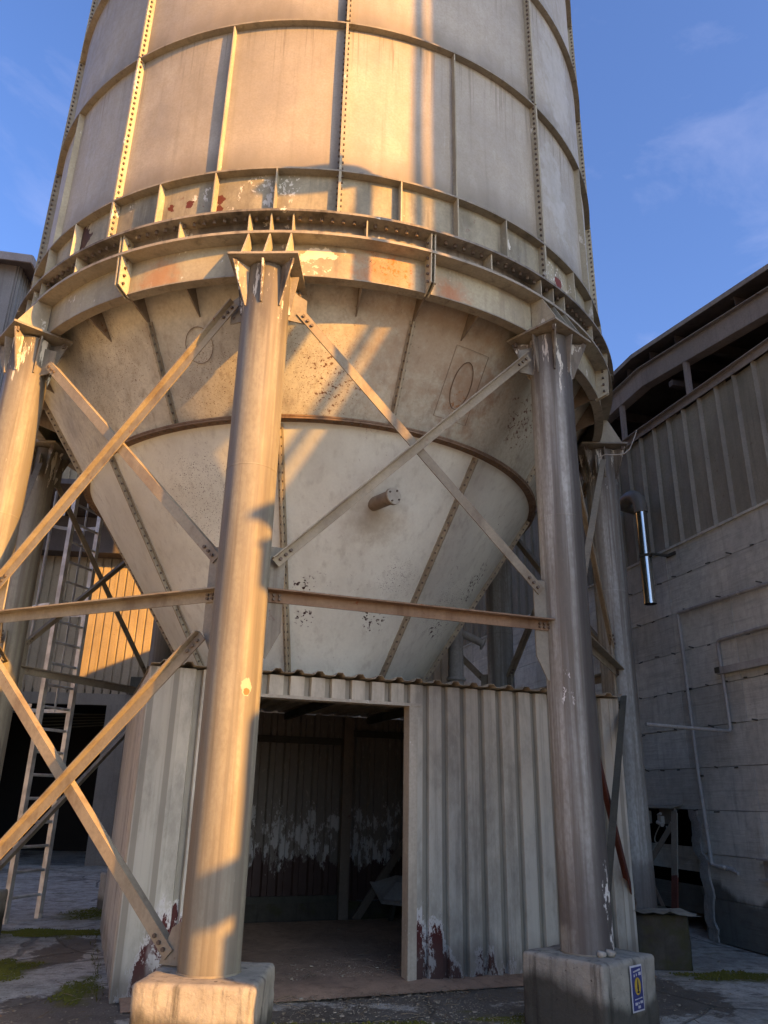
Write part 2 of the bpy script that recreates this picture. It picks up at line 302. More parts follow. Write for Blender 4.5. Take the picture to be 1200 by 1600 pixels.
def concrete(name, a, b, moss=0, damp=0, pits=.5, bump=1, grain=None, pits_scale=26, streaks=.4):
    n = NT(name, .88, spec=.2)
    c = n.mix(n.ramp(n.noise(1.3, detail=7, rough=.62), .3, .7), a, b)
    c = n.mix(n.ramp(n.noise(9, detail=6, rough=.7), .35, .75, 0, .45), c, tuple(x*.55 for x in b))
    st = n.ramp(n.noise(2.2, (5, 5, .4), detail=7, rough=.65, loc=(2, 3, 1)), .5, .72)
    c = n.mix(n.math('MULTIPLY', st, streaks), c, tuple(x*.28 for x in b))
    pt = n.ramp(n.noise(pits_scale, detail=4, rough=.6), .66, .72)
    c = n.mix(n.math('MULTIPLY', pt, pits), c, (.05, .045, .04))
    z = n.axis('Z')
    if grain:
        g = n.noise(3.0, grain, detail=8, rough=.7, dist=.3)
        c = n.mix(n.ramp(g, .5, .68, 0, .42), c, tuple(x*.5 for x in b))
        n.bump(g, .02, .6)
    if damp:
        dm = n.ramp(n.math('ADD', z, n.math('MULTIPLY', n.noise(1.3, (1, 1, .5), detail=6), -.9)), damp-.45+.12, damp-.45)
        c = n.mix(n.math('MULTIPLY', dm, .82), c, (.035, .034, .028))
    if moss:
        mm = n.ramp(n.noise(2.6, detail=8, rough=.65, loc=(4, 4, 4)), .52-.1*moss, .66-.1*moss)
        c = n.mix(n.math('MULTIPLY', mm, .8), c, (.055, .055, .022))
    n.bump(n.noise(4, detail=8, rough=.65), .02*bump, .6)
    n.bump(n.noise(pits_scale*1.6, detail=5), .006*bump, .7)
    return n.done(c)
M['plinth'] = concrete('plinth_concrete', (.42, .40, .35), (.28, .265, .235), damp=.20, pits=.8, bump=1.2, streaks=.9)
M['plinth_wet'] = concrete('damp_plinth_concrete', (.09, .085, .07), (.05, .045, .038), moss=.5, pits=.5)
M['wallconc'] = concrete('board_marked_concrete', (.63, .635, .60), (.48, .48, .455), grain=(.35, .35, 7), damp=.55, pits=.25, bump=.6, streaks=.3)
M['joint'] = concrete('joint_concrete', (.07, .068, .066), (.045, .043, .042))
M['broken'] = concrete('broken_concrete', (.42, .41, .40), (.24, .23, .22), bump=3)
MOSS = ((-2.75, .95, .85, .30), (-2.65, -1.0, .34, .6), (-1.75, -1.75, .2, .55), (1.9, -2.75, .55, .2), (.6, -2.9, .9, .16), (4.3, -1.2, .7, .25), (-2.6, 2.6, .5, .7), (-3.6, -1.6, .4, .3))
WET = ((-1.55, -2.3, .75, .55), (1.3, -1.95, 1.1, .42), (3.25, -1.9, .5, .8), (-2.35, .0, .25, .9), (.9, -2.6, 1.6, .35), (-3.2, -.6, .3, .5))
def ground_mat():
    n = NT('yard_concrete', .85, spec=.3)
    c = n.mix(n.ramp(n.noise(.75, detail=8, rough=.64), .35, .66), (.56, .53, .48), (.34, .32, .285))
    c = n.mix(n.ramp(n.noise(6, detail=9, rough=.75), .42, .68, 0, .7), c, (.15, .135, .12))
    cr = n.ramp(n.noise(3, (1, 2.2, 1), detail=9, rough=.72, loc=(6, 2, 0), dist=.8), .60, .64)
    c = n.mix(n.math('MULTIPLY', cr, .75), c, (.07, .06, .05))
    wet = n.ramp(n.noise(.62, (1, 1.5, 1), detail=9, rough=.64, loc=(3.2, .7, 0), dist=.35), .60, .64)
    for x, y, rx, ry in WET:
        wet = n.math('MAXIMUM', wet, n.ramp(n.blob((x, y, 0), 1, 1.5, sc=2.6, stretch=(1/rx, 1/ry, 0)), 1.05, .92))
    c = n.mix(n.math('MULTIPLY', wet, .80), c, (.075, .058, .042))
    mo = n.math('MULTIPLY', n.ramp(n.noise(.9, (1, 1.8, 1), detail=8, rough=.62, loc=(1.7, 2.4, 0)), .60, .66), n.ramp(n.noise(14, detail=5), .3, .6))
    for x, y, rx, ry in MOSS:
        mo = n.math('MAXIMUM', mo, n.ramp(n.blob((x, y, 0), 1, 1.3, sc=2.6, stretch=(1/rx, 1/ry, 0)), 1.1, .65))
    mo = n.math('MULTIPLY', mo, n.ramp(n.noise(18, detail=6), .30, .55, .45, 1))
    c = n.mix(n.math('MULTIPLY', mo, .93), c, (.11, .105, .018))
    vo = n.t.nodes.new('ShaderNodeTexVoronoi'); vo.feature = 'DISTANCE_TO_EDGE'; vo.inputs['Scale'].default_value = .55
    wv = n.t.nodes.new('ShaderNodeMixRGB'); wv.inputs[0].default_value = .12; nn_ = n.t.nodes.new('ShaderNodeTexNoise'); nn_.inputs['Scale'].default_value = 2.5; nn_.inputs['Detail'].default_value = 8; n.lk(n.c, nn_.inputs['Vector'])
    n.lk(n.c, wv.inputs[1]); n.lk(nn_.outputs['Color'], wv.inputs[2]); n.lk(wv.outputs[0], vo.inputs['Vector'])
    ck = n.ramp(vo.outputs['Distance'], .012, .004)
    c = n.mix(n.math('MULTIPLY', ck, .55), c, (.05, .046, .04))
    fg = n.ramp(n.noise(45, detail=6, rough=.7), .4, .65)
    c = n.mix(n.math('MULTIPLY', fg, .35), c, (.13, .12, .10))
    sp = n.ramp(n.noise(85, detail=3, rough=.6), .69, .73)
    c = n.mix(n.math('MULTIPLY', sp, .5), c, (.50, .46, .38))
    n.bump(n.noise(2.2, detail=8, rough=.65), .04, .6)
    n.bump(n.noise(38, detail=5, rough=.6), .014, 1.0)
    n.bump(n.math('SUBTRACT', 1.0, ck), .02, .8)
    return n.done(c, n.ramp(wet, 0, 1, .85, .62))
M['ground'] = ground_mat()
M['moss'] = metal_paint('moss_green', (.13, .125, .02), dark=(.07, .07, .018), streak=.5, rust=0, rough=.95, vert=(4, 4, 4))
M['dirt'] = concrete('brown_shed_dirt', (.50, .34, .24), (.33, .23, .165), pits=.3, bump=2)
M['chips'] = concrete('pale_chips', (.42, .38, .31), (.26, .22, .17))
M['straw'] = concrete('dry_straw', (.30, .24, .16), (.2, .15, .1))
def ribbed(name, a, b, rough=.7):
    return metal_paint(name, a, dark=b, streak=.6, rust=.1, rough=rough)
M['darkclad'] = ribbed('dark_brown_cladding', (.33, .315, .27), (.15, .145, .12))
M['darktimber'] = ribbed('dark_roof_steel', (.10, .09, .095), (.045, .04, .045))
M['fascia'] = ribbed('grey_fascia_steel', (.30, .27, .265), (.16, .14, .14))
M['millclad'] = ribbed('mill_cladding', (.36, .31, .235), (.19, .155, .115))
M['millclad2'] = ribbed('grey_timber_cladding', (.25, .245, .24), (.12, .115, .11))
M['pale'] = ribbed('pale_pier_paint', (.21, .20, .18), (.12, .11, .10))
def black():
    n = NT('dull_black', .9); return n.done(n.mix(n.noise(4), (.012, .011, .011), (.02, .018, .017)))  # near-black for inner walls, panes, pipe mouth and hopper lid
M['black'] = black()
def steel():
    n = NT('stainless_steel', .16, 1.0, .5)
    c = n.mix(n.ramp(n.noise(3, (1, 1, .3), detail=5), .35, .7), (.72, .72, .73), (.55, .55, .57))
    return n.done(c, n.ramp(n.noise(6, (1, 1, .2), detail=6), .3, .7, .12, .3))
M['steel'] = steel()
M['duct'] = metal_paint('dull_elbow', (.19, .18, .16), streak=.5, rust=.2, rough=.45)
M['pipe'] = metal_paint('painted_pipe', (.40, .39, .38), dark=(.15, .14, .14), streak=.5, rust=.3, peel=.2, rough=.6)
M['dkpipe'] = metal_paint('greenish_black_steel', (.075, .075, .06), dark=(.03, .03, .025), streak=.5, rust=.2, rough=.7)
M['redox'] = metal_paint('red_primer_steel', (.15, .05, .035), dark=(.07, .03, .025), streak=.5, rust=.4, rough=.75)
def flat(name, col, rough=.6, metallic=0):
    n = NT(name, rough, metallic); return n.done(n.mix(n.ramp(n.noise(12, detail=4), .3, .7), col, tuple(x*.78 for x in col)))
M['blue'] = flat('sign_blue', (.045, .055, .19)); M['signwhite'] = flat('sign_white', (.55, .55, .62)); M['yellow'] = flat('sign_yellow', (.62, .42, .06)); M['ink'] = flat('sign_ink', (.02, .02, .05))
M['white'] = flat('off_white_plastic', (.38, .36, .32), .6); M['cable'] = flat('cable_grey', (.42, .39, .34)); M['tray'] = metal_paint('tray_paint', (.50, .48, .46), streak=.4, rust=.3, rough=.5)

# ------------------------------------------------------------------ mesh helpers
def V(*a): return Vector(a)
class MB:
    def __init__(s): s.v = []; s.f = []
    def add(s, vs, fs):
        k = len(s.v); s.v += [tuple(x) for x in vs]; s.f += [tuple(k+i for i in f) for f in fs]; return s
    def slab(s, pts, nv, th):            # polygon extruded +-th/2 along nv
        nv = Vector(nv).normalized()*(th/2); m = len(pts); pts = [Vector(p) for p in pts]
        vs = [p-nv for p in pts]+[p+nv for p in pts]
        nn = (pts[1]-pts[0]).cross(pts[2]-pts[1])
        a = list(range(m)); fs = [tuple(reversed(a)), tuple(i+m for i in a)]+[(i, (i+1) % m, (i+1) % m+m, i+m) for i in range(m)]
        if nn.dot(nv) < 0: fs = [tuple(reversed(f)) for f in fs]
        return s.add(vs, fs)
    def box(s, c, sz, X=(1, 0, 0), Y=(0, 1, 0), Z=(0, 0, 1)):
        c = Vector(c); X = Vector(X)*sz[0]/2; Y = Vector(Y)*sz[1]/2; Z = Vector(Z)*sz[2]/2
        vs = [c+i*X+j*Y+k*Z for k in (-1, 1) for j in (-1, 1) for i in (-1, 1)]
        return s.add(vs, [(0, 2, 3, 1), (4, 5, 7, 6), (0, 1, 5, 4), (2, 6, 7, 3), (0, 4, 6, 2), (1, 3, 7, 5)])
    def tube(s, pts, r, n=12, caps=True):
        pts = [Vector(p) for p in pts]; m = len(pts); rs = r if isinstance(r, (list, tuple)) else [r]*m
        vs = []; ref = None
        for i, p in enumerate(pts):
            d = (pts[min(i+1, m-1)]-pts[max(i-1, 0)]).normalized()
            if ref is None: ref = d.orthogonal().normalized()
            a = (ref-d*ref.dot(d)).normalized(); ref = a; b = d.cross(a)
            vs += [p+(a*cos(2*pi*j/n)+b*sin(2*pi*j/n))*rs[i] for j in range(n)]
        fs = [(i*n+j, i*n+(j+1) % n, (i+1)*n+(j+1) % n, (i+1)*n+j) for i in range(m-1) for j in range(n)]
        if caps: fs += [tuple(reversed(range(n))), tuple((m-1)*n+j for j in range(n))]
        return s.add(vs, fs)
    def arc(s, r0, z0, r1, z1, a0, a1, na, nz, th, bulge=0):   # curved plate, angles in degrees relative to column A
        vs = []
        for side in (0, 1):
            for j in range(nz+1):
                v = j/nz
                for i in range(na+1):
                    u = i/na; r = r0+(r1-r0)*v - (th if side else 0) + (bulge*4*u*(1-u)*4*v*(1-v) if not side else 0)
                    vs.append(P(r, a0+(a1-a0)*u, z0+(z1-z0)*v))
        W_ = na+1; o = (nz+1)*W_; fs = []
        for j in range(nz):
            for i in range(na):
                a = j*W_+i; fs.append((a, a+1, a+1+W_, a+W_)); fs.append((o+a, o+a+W_, o+a+1+W_, o+a+1))
        for i in range(na):
            fs.append((i, o+i, o+i+1, i+1)); a = nz*W_+i; fs.append((a, a+1, o+a+1, o+a))
        for j in range(nz):
            a = j*W_; fs.append((a, a+W_, o+a+W_, o+a)); a += na; fs.append((a, o+a, o+a+W_, a+W_))
        return s.add(vs, fs)
    def ring(s, ri, ro, z0, z1, a0=0, a1=360, n=120):          # annular shelf
        vs = []
        full = abs(a1-a0-360) < 1e-6; m = n if full else n+1
        for i in range(m):
            a = a0+(a1-a0)*i/n
            vs += [P(ri, a, z0), P(ro, a, z0), P(ro, a, z1), P(ri, a, z1)]
        fs = []
        for i in range(n):
            j = (i+1) % m
            for k in range(4):
                k2 = (k+1) % 4; fs.append((i*4+k, j*4+k, j*4+k2, i*4+k2))
        if not full: fs += [(3, 2, 1, 0), ((m-1)*4, (m-1)*4+1, (m-1)*4+2, (m-1)*4+3)]
        return s.add(vs, fs)
    def build(s, name, mat, parent=None, smooth=False, stuff=False, angle=35):
        me = bpy.data.meshes.new(name); me.from_pydata(s.v, [], s.f)
        bm = bmesh.new(); bm.from_mesh(me); bmesh.ops.recalc_face_normals(bm, faces=bm.faces); bm.to_mesh(me); bm.free()
        me.materials.append(M[mat] if isinstance(mat, str) else mat)
        if smooth:
            me.shade_smooth(); me.set_sharp_from_angle(angle=radians(angle))
        o = bpy.data.objects.new(name, me); COL.objects.link(o)
        if parent is not None:
            o.parent = parent; o.matrix_parent_inverse = world_of(parent).inverted()
        if stuff: o['kind'] = 'stuff'
        return o
def world_of(o):
    m = Matrix.LocRotScale(o.location, o.rotation_euler, o.scale)
    return world_of(o.parent) @ o.matrix_parent_inverse @ m if o.parent else m
def tag(o, label=None, cat=None, group=None, kind=None):
    if label: o['label'] = label
    if cat: o['category'] = cat
    if group: o['group'] = group
    if kind: o['kind'] = kind
    return o
def thing(name, label, cat, loc=(0, 0, 0), group=None):
    o = bpy.data.objects.new(name, None); o.empty_display_size = .3; COL.objects.link(o); o.location = loc
    return tag(o, label, cat, group)

THA = -7.9386
def P(r, rel, z):
    a = radians(THA+rel); return Vector((r*sin(a), -r*cos(a), z))
def frame(rel):
    a = radians(THA+rel); return Vector((cos(a), sin(a), 0)), Vector((sin(a), -cos(a), 0))
ZV = Vector((0, 0, 1))

# ------------------------------------------------------------------ ground
def ground():
    xs = [-1500, -300, -80, -30, -16]+[-10+.125*i for i in range(161)]+[16, 30, 80, 300, 1500]
    ys = [-1500, -300, -80, -30, -14]+[-6+.125*i for i in range(129)]+[14, 20, 40, 120, 400, 1500]
    rnd = random.Random(3); ph = [(rnd.uniform(.6, 2.6), rnd.uniform(.6, 2.6), rnd.uniform(0, 6)) for _ in range(8)]
    vs = []
    for y in ys:
        for x in xs:
            near = -10 < x < 10 and -6 < y < 10
            z = sum(sin(a*x+c)*cos(b*y+c) for a, b, c in ph)*.0035 if near else 0
            if near and y > .5 and x < -1.9: z += .03*min(1, (y-.5)/.3)
            vs.append((x, y, z-.004))
    n = len(xs); fs = [(j*n+i, j*n+i+1, (j+1)*n+i+1, (j+1)*n+i) for j in range(len(ys)-1) for i in range(n-1)]
    o = MB().add(vs, fs).build('ground', 'ground', smooth=True, angle=80); o['kind'] = 'structure'
ground()

# ------------------------------------------------------------------ silo
Z = dict(H3=8.956, H2=7.02, H1=6.449, H0=6.234, SK=5.882, K=4.924, CB=2.72)
RS, RF, SL = 3.65, 3.80, .65
silo = thing('grain_silo', 'tall riveted beige steel silo with rusty hopper cone, carried on eight round columns', 'silo')
def rc(z): return 2.732+SL*(z-4.924)
SEAMS = [9+36*i for i in range(10)]
tiers = [Z['H2']+1.938*i for i in range(6)]
for ti in range(5):
    z0, z1 = tiers[ti], tiers[ti+1]
    for s in SEAMS:
        if ti == 0:
            pa = MB().arc(RS, z0, RS, z1, s, s+36, 36, 8, .012)
            v = pa.v                                   # two shallow pillows per sheet, one either side of the fin
            W_ = 37
            for j in range(9):
                for i in range(37):
                    u = (i % 18)/18 if i < 36 else 0; k = j*W_+i; b = .016*4*u*(1-u)*4*(j/8)*(1-j/8)
                    p = Vector(v[k]); h = Vector((p.x, p.y, 0)).normalized(); v[k] = tuple(p-h*b)
            pa.build('wall_panel', 'wall', silo, True)
        else:
            MB().arc(RS, z0, RS, z1, s, s+36, 36, 6, .012, -.02).build('wall_panel', 'wall', silo, True)
for i in range(10):                                    # low band of panels
    MB().arc(RS, Z['H1'], RS, Z['H2'], 9+36*i, 45+36*i, 36, 3, .012).build('lower_wall_panel', 'band', silo, True)
for ti, z in enumerate(tiers):
    MB().ring(RS, RS+(.085 if ti == 0 else .07), z-.010, z+.010, n=180).build('ring_flange', 'rail', silo, True)
MB().ring(RS-.3, RF+.03, Z['H1']-.012, Z['H1']+.012, n=180).build('ring_flange', 'sooty', silo, True)
MB().ring(RS-.02, RF, Z['H0']-.014, Z['H0']+.014, n=180).build('ring_flange', 'rail', silo, True)
MB().arc(RS+.02, Z['H0'], RS+.02, Z['H1'], 0, 360, 240, 1, .014).build('bolting_band', 'sooty', silo, True)
# radial plates
def radial(rel, r0, r1, z0, z1, th=.012, m=None):
    t, n = frame(rel); m = m or MB()
    return m.slab([P(r0, rel, z0), P(r1, rel, z0), P(r1, rel, z1), P(r0, rel, z1)], t, th)
def bolt(m, c, d, r=.012, h=.03, n=6):
    d = Vector(d).normalized(); return m.tube([Vector(c)-d*h/2, Vector(c)+d*h/2], r, n)
for ti in range(5):
    z0, z1 = tiers[ti]+.013, tiers[ti+1]-.013
    for s in SEAMS:
        o = radial(s, RS-.005, RS+.085, z0, z1, .024).build('riveted_seam', 'fin', silo)
        if ti < 4:
            m = MB(); t, n = frame(s); k = 26
            for i in range(k):
                bolt(m, P(RS+.055, s, z0+(i+.5)*(z1-z0)/k), t, .013, .056)
            m.build('rivets', 'bolt', o, stuff=True)
for s in SEAMS:
    radial(s-18, RS-.005, RS+.065, tiers[0]+.013, tiers[1]-.013, .012).build('wall_fin', 'fin', silo)
for i in range(40):
    rel = 9*i; z0, z1 = Z['H1']+.013, Z['H2']-.013
    seam = (i % 4 == 1)
    o = radial(rel, RS-.005, RS+.085, z0, z1, .024 if seam else .012).build('band_fin', 'fin', silo)
    if seam:
        m = MB(); t, n = frame(rel)
        for q in range(8): bolt(m, P(RS+.055, rel, z0+(q+.5)*(z1-z0)/8), t, .013, .056)
        m.build('rivets', 'bolt', o, stuff=True)
# bolts hanging under the H1 flange
m = MB()
for i in range(240):
    rel = 1.5*i+.75
    if min(abs((rel+22.5) % 45), abs((rel+22.5) % 45-45)) < 1: continue
    bolt(m, P(RS+.095, rel, Z['H1']-.03), ZV, .016, .045)
    bolt(m, P(RS+.095, rel, Z['H1']+.022), ZV, .016, .03)
m.build('flange_bolts', 'bolt', silo, stuff=True)
for k in range(8):                                      # small stiffeners between the two shelves
    for d in (-3, 0, 3, 13, -13):
        radial(45*k+d, RS+.02, RF-.005, Z['H0']+.015, Z['H1']-.013).build('shelf_fin', 'fin', silo)
    # skirt
    MB().arc(RS, Z['SK'], RS, Z['H0']-.014, 45*k-22.5, 45*k+22.5, 44, 3, .02).build('skirt_plate', 'skirt', silo, True)
    MB().ring(RS-.09, RS+.012, Z['SK']-.012, Z['SK'], 45*k-22.3, 45*k+22.3, 44).build('skirt_lip', 'rail', silo, True)
    s = 45*k+22.5
    for sd in (-.28, .28):
        o = MB().slab([P(RS-.02, s+sd, Z['SK']-.03), P(RS+.13, s+sd, Z['SK']+.03), P(RS+.15, s+sd, Z['H1']-.013), P(RS, s+sd, Z['H1']-.013)], frame(s)[0], .012).build('splice_plate', 'fin', silo)
        if sd > 0:
            m = MB(); t, n = frame(s)
            for q in range(6): bolt(m, P(RS+.085, s, Z['SK']+.06+q*.085), t, .014, .09)
            m.build('splice_bolts', 'bolt', o, stuff=True)
    # gussets between skirt and cone
    for d in (-22.5, -13, 13):
        rel = 45*k+d
        z1 = Z['SK']+.25
        MB().slab([P(rc(z1), rel, z1), P(RS-.02, rel, z1), P(RS-.02, rel, Z['SK']+.01), P(rc(5.76), rel, 5.76)], frame(rel)[0], .014).build('skirt_gusset', 'dkgusset', silo)
# hopper cone
for k in range(8):
    a0 = 45*k-22.5
    MB().arc(rc(Z['K']), Z['K'], rc(6.30), 6.30, a0, a0+45, 44, 8, .012, -.012).build('upper_cone_panel', 'cone_up', silo, True)
    MB().arc(rc(Z['CB']), Z['CB'], rc(Z['K']), Z['K'], 45*k, 45*k+45, 44, 12, .012, -.015).build('lower_cone_panel', 'cone', silo, True)
    def strip(rel, z0, z1, w, h, name, mat, nb):
        t, n = frame(rel); sn = Vector((n.x, n.y, 0)); nv = (n - ZV*SL).normalized(); g = (n*SL+ZV).normalized()
        p0, p1 = P(rc(z0), rel, z0)+nv*h/2, P(rc(z1), rel, z1)+nv*h/2
        mm = MB(); mm.slab([p0-t*w/2, p0+t*w/2, p1+t*w/2, p1-t*w/2], nv, h)
        mm.slab([p0+nv*0, p0+nv*.045, p1+nv*.045, p1], t, .02)
        o = mm.build(name, mat, silo)
        q = MB()
        for i in range(nb):
            c = p0.lerp(p1, (i+.5)/nb)
            for sgn in (1,): bolt(q, c+nv*.026, t, .011, .042)
        q.build('strip_bolts', 'bolt', o, stuff=True)
    strip(45*k+22.5, Z['K']+.03, 5.80, .06, .012, 'cone_seam', 'seam', 12)
    strip(45*k, Z['CB']+.01, Z['K']-.03, .07, .012, 'cone_seam', 'seam', 30)
r = rc(Z['K'])
MB().ring(r-.01, r+.075, Z['K']+.001, Z['K']+.018, n=160).ring(r-.02, r+.07, Z['K']-.02, Z['K']-.001, n=160).build('cone_flange', 'rust', silo, True)
m = MB()
for i in range(200): bolt(m, P(r+.04, 1.8*i, Z['K']), ZV, .012, .056)
m.build('cone_flange_bolts', 'bolt', silo, stuff=True)
MB().ring(rc(Z['CB'])-.04, rc(Z['CB'])+.03, Z['CB']-.02, Z['CB']+.004, n=100).build('outlet_rim', 'rail', silo, True)
MB().ring(.1, 3.5, 6.30, 6.31, n=60).build('hopper_lid', 'black', silo)
# crown (above the frame)
MB().ring(0.05, RS+.12, tiers[5]+.013, tiers[5]+.05, n=90).build('top_deck', 'rail', silo, True)
MB().arc(RS+.02, tiers[5]+.05, .4, tiers[5]+1.3, 0, 360, 90, 2, .02).build('silo_roof', 'wall', silo, True)
# capped nozzle, old manhole outlines, tank ring scar
t, n = frame(23)
p = P(rc(4.30), 23, 4.30); d = (n*1.0-ZV*.05+t*.28).normalized()
MB().tube([p-d*.05, p+d*.26], .07, 20).tube([p+d*.262, p+d*.285], .085, 20).build('nozzle', 'dkgusset', silo, True)
o = MB().tube([p+d*.287, p+d*.302], .083, 20).build('nozzle_cap', 'white', silo, True)
m = MB()
for i in range(4):
    a = 2*pi*i/4+.4; b1 = d.orthogonal().normalized(); b2 = d.cross(b1); bolt(m, p+d*.305+(b1*cos(a)+b2*sin(a))*.062, d, .009, .02)
m.build('cap_bolts', 'bolt', o, stuff=True)
def oval(rel, zc, w, h, name, rr=.008):
    t, n = frame(rel); g = (n*SL+ZV).normalized(); nv = (n-ZV*SL).normalized(); c = P(rc(zc), rel, zc)+nv*.004
    pts = [c+t*cos(2*pi*i/40)*w+g*sin(2*pi*i/40)*h for i in range(41)]
    pts = [P(rc(q.z), math.degrees(math.atan2(q.x, -q.y))-THA, q.z)+nv*.004 for q in pts]
    MB().tube(pts, rr, 6, False).build(name, 'rust', silo, True)
oval(35, 5.42, .11, .24, 'manhole_rim', .0045)
oval(-14, 5.55, .14, .17, 'old_ring_mark', .003)
tq, nq = frame(35); g = (nq*SL+ZV).normalized(); nv = (nq-ZV*SL).normalized()
pl = [P(rc(5.42), 35, 5.42)+tq*a+g*b+nv*.003 for a, b in ((-.2, -.36), (.2, -.36), (.2, .36), (-.2, .36), (-.2, -.36))]
pl2 = []
for i in range(4):
    for j in range(6): q = pl[i].lerp(pl[i+1], j/6); pl2.append(P(rc(q.z), math.degrees(math.atan2(q.x, -q.y))-THA, q.z)+nv*.003)
pl2.append(pl2[0]); MB().tube(pl2, .002, 5, False).build('weld_mark', 'rust', silo, True)

# columns
RC = 3.704; RCOL = .199; ZB = .49
plates = {}
for k in range(8):
    t, n = frame(45*k); c = P(RC, 45*k, 0)
    cm = column_mat(k, c)
    prof = []
    for z in (ZB, 1.0, 1.6, 2.2, 2.8, 3.4, 4.0, 4.6, 5.2, 5.82): prof.append(c+ZV*z)
    col = MB().tube(prof, RCOL, 48, True).build('support_column', cm, silo, True)
    MB().tube([c+ZV*(ZB+.0), c+ZV*(ZB+.012)], RCOL+.006, 40).build('base_weld', 'gusset', col, True)
    for zz in (3.95,): MB().tube([c+ZV*(zz-.006), c+ZV*(zz+.006)], RCOL+.002, 48).build('weld_ring', cm, col, True)
    cp = c+n*.0
    MB().box(cp+ZV*5.85, (.60, .58, .022), t, n, ZV).build('cap_plate', 'rail', col)
    for i in range(8):
        a = 2*pi*i/8+(0.0 if True else 0); dv = t*cos(a)+n*sin(a); sd = dv.cross(ZV)
        rout = .27 if i % 2 == 0 else .37
        MB().slab([c+dv*(RCOL-.01)+ZV*5.42, c+dv*(RCOL+.015)+ZV*5.42, c+dv*rout+ZV*5.811, c+dv*(RCOL-.01)+ZV*5.811], sd, .014).build('cap_rib', 'cap', col)
    for d in (-.19, 0, .19):
        b = c+t*d
        rel = 45*k
        MB().slab([b+n*(-.05)+ZV*5.862, b+n*.27+ZV*5.862, b+n*(RF-RC-.01)+ZV*(Z['H0']-.016), b+n*(-.05)+ZV*(Z['H0']-.016)], t, .014).build('cap_gusset', 'fin', col)
    m = MB()
    for sx in (-.24, .24):
        for sy in (-.23, .23): bolt(m, c+t*sx+n*sy+ZV*5.80, ZV, .02, .05)
    m.build('cap_bolts', 'bolt', col, stuff=True)

# bracing between neighbouring columns
HC = RC*cos(radians(22.5)); HT = RC*sin(radians(22.5))
def angle_bar(p0, p1, nv, w=.085, outward=True, side=1, mat='brace', name='brace', leg=.06):
    p0, p1 = Vector(p0), Vector(p1); d = (p1-p0).normalized(); u = nv.cross(d).normalized()
    if u.z < 0: u = -u
    u = u*side; m = MB()
    m.slab([p0-u*w/2, p0+u*w/2, p1+u*w/2, p1-u*w/2], nv, .012)
    e0, e1 = p0+u*(w/2-.006), p1+u*(w/2-.006); q = nv*(leg if outward else -leg); s0 = nv*(.006 if outward else -.006)
    m.slab([e0+s0, e0+q, e1+q, e1+s0], u, .011)
    o = m.build(name, mat, silo)
    b = MB()
    for pp, dd in ((p0, d), (p1, -d)):
        for i in range(3): bolt(b, pp+dd*(.05+i*.055)-u*.005, nv, .014, .05)
    b.build('brace_bolts', 'bolt', o, stuff=True)
    return o
for k in range(8):
    rel = 45*k+22.5; t, n = frame(rel)
    def Q(a, z, o=0): return t*a+n*(HC+o)+ZV*z
    # gusset plates
    for sg in (-1, 1):
        MB().slab([Q(sg*1.10, 3.36), Q(sg*1.245, 3.36), Q(sg*1.245, 2.50), Q(sg*1.20, 2.50), Q(sg*1.10, 2.70)], n, .014).build('gusset_plate', 'gusset', silo)
        MB().slab([Q(sg*1.06, 5.42), Q(sg*1.06, 5.66), Q(sg*1.245, 5.74), Q(sg*1.245, 5.42)], n, .014).build('gusset_plate', 'gusset', silo)
        if k != 0:
            MB().slab([Q(sg*1.02, .50), Q(sg*1.245, .50), Q(sg*1.245, .80), Q(sg*1.1, .72)], n, .014).build('gusset_plate', 'gusset', silo)
    bm_ = 'brace'
    angle_bar(Q(-1.12, 5.52, .016), Q(1.17, 3.26, .016), n, .085, False, 1, bm_)
    angle_bar(Q(-1.19, 3.22, .055), Q(1.14, 5.58, .055), n, .085, True, 1, bm_)
    m = MB(); m.slab([Q(-1.24, 2.92, .016), Q(1.24, 2.92, .016), Q(1.24, 3.01, .016), Q(-1.24, 3.01, .016)], n, .012)
    m.slab([Q(-1.24, 3.006, .022), Q(1.24, 3.006, .022), Q(1.24, 3.006, .10), Q(-1.24, 3.006, .10)], ZV, .012)
    m.slab([Q(-1.24, 3.006, -.022), Q(1.24, 3.006, -.022), Q(1.24, 3.006, -.06), Q(-1.24, 3.006, -.06)], ZV, .012)
    o = m.build('tie_beam', 'rust' if k == 0 else 'brace', silo)
    b = MB()
    for sg in (-1, 1):
        for i in range(3):
            for zz in (2.945, 2.975): bolt(b, Q(sg*(1.13+i*.045), zz, .02), n, .012, .04)
    b.build('beam_bolts', 'bolt', o, stuff=True)
    if k != 0:
        lm = 'dkpipe' if k == 1 else 'brace'
        angle_bar(Q(-1.14, 2.62, .016), Q(1.10, .56, .016), n, .085, False, 1, 'redox' if k == 1 else lm)
        angle_bar(Q(1.14, 2.66, .055), Q(-1.12, .58, .055), n, .085, True, 1, lm)

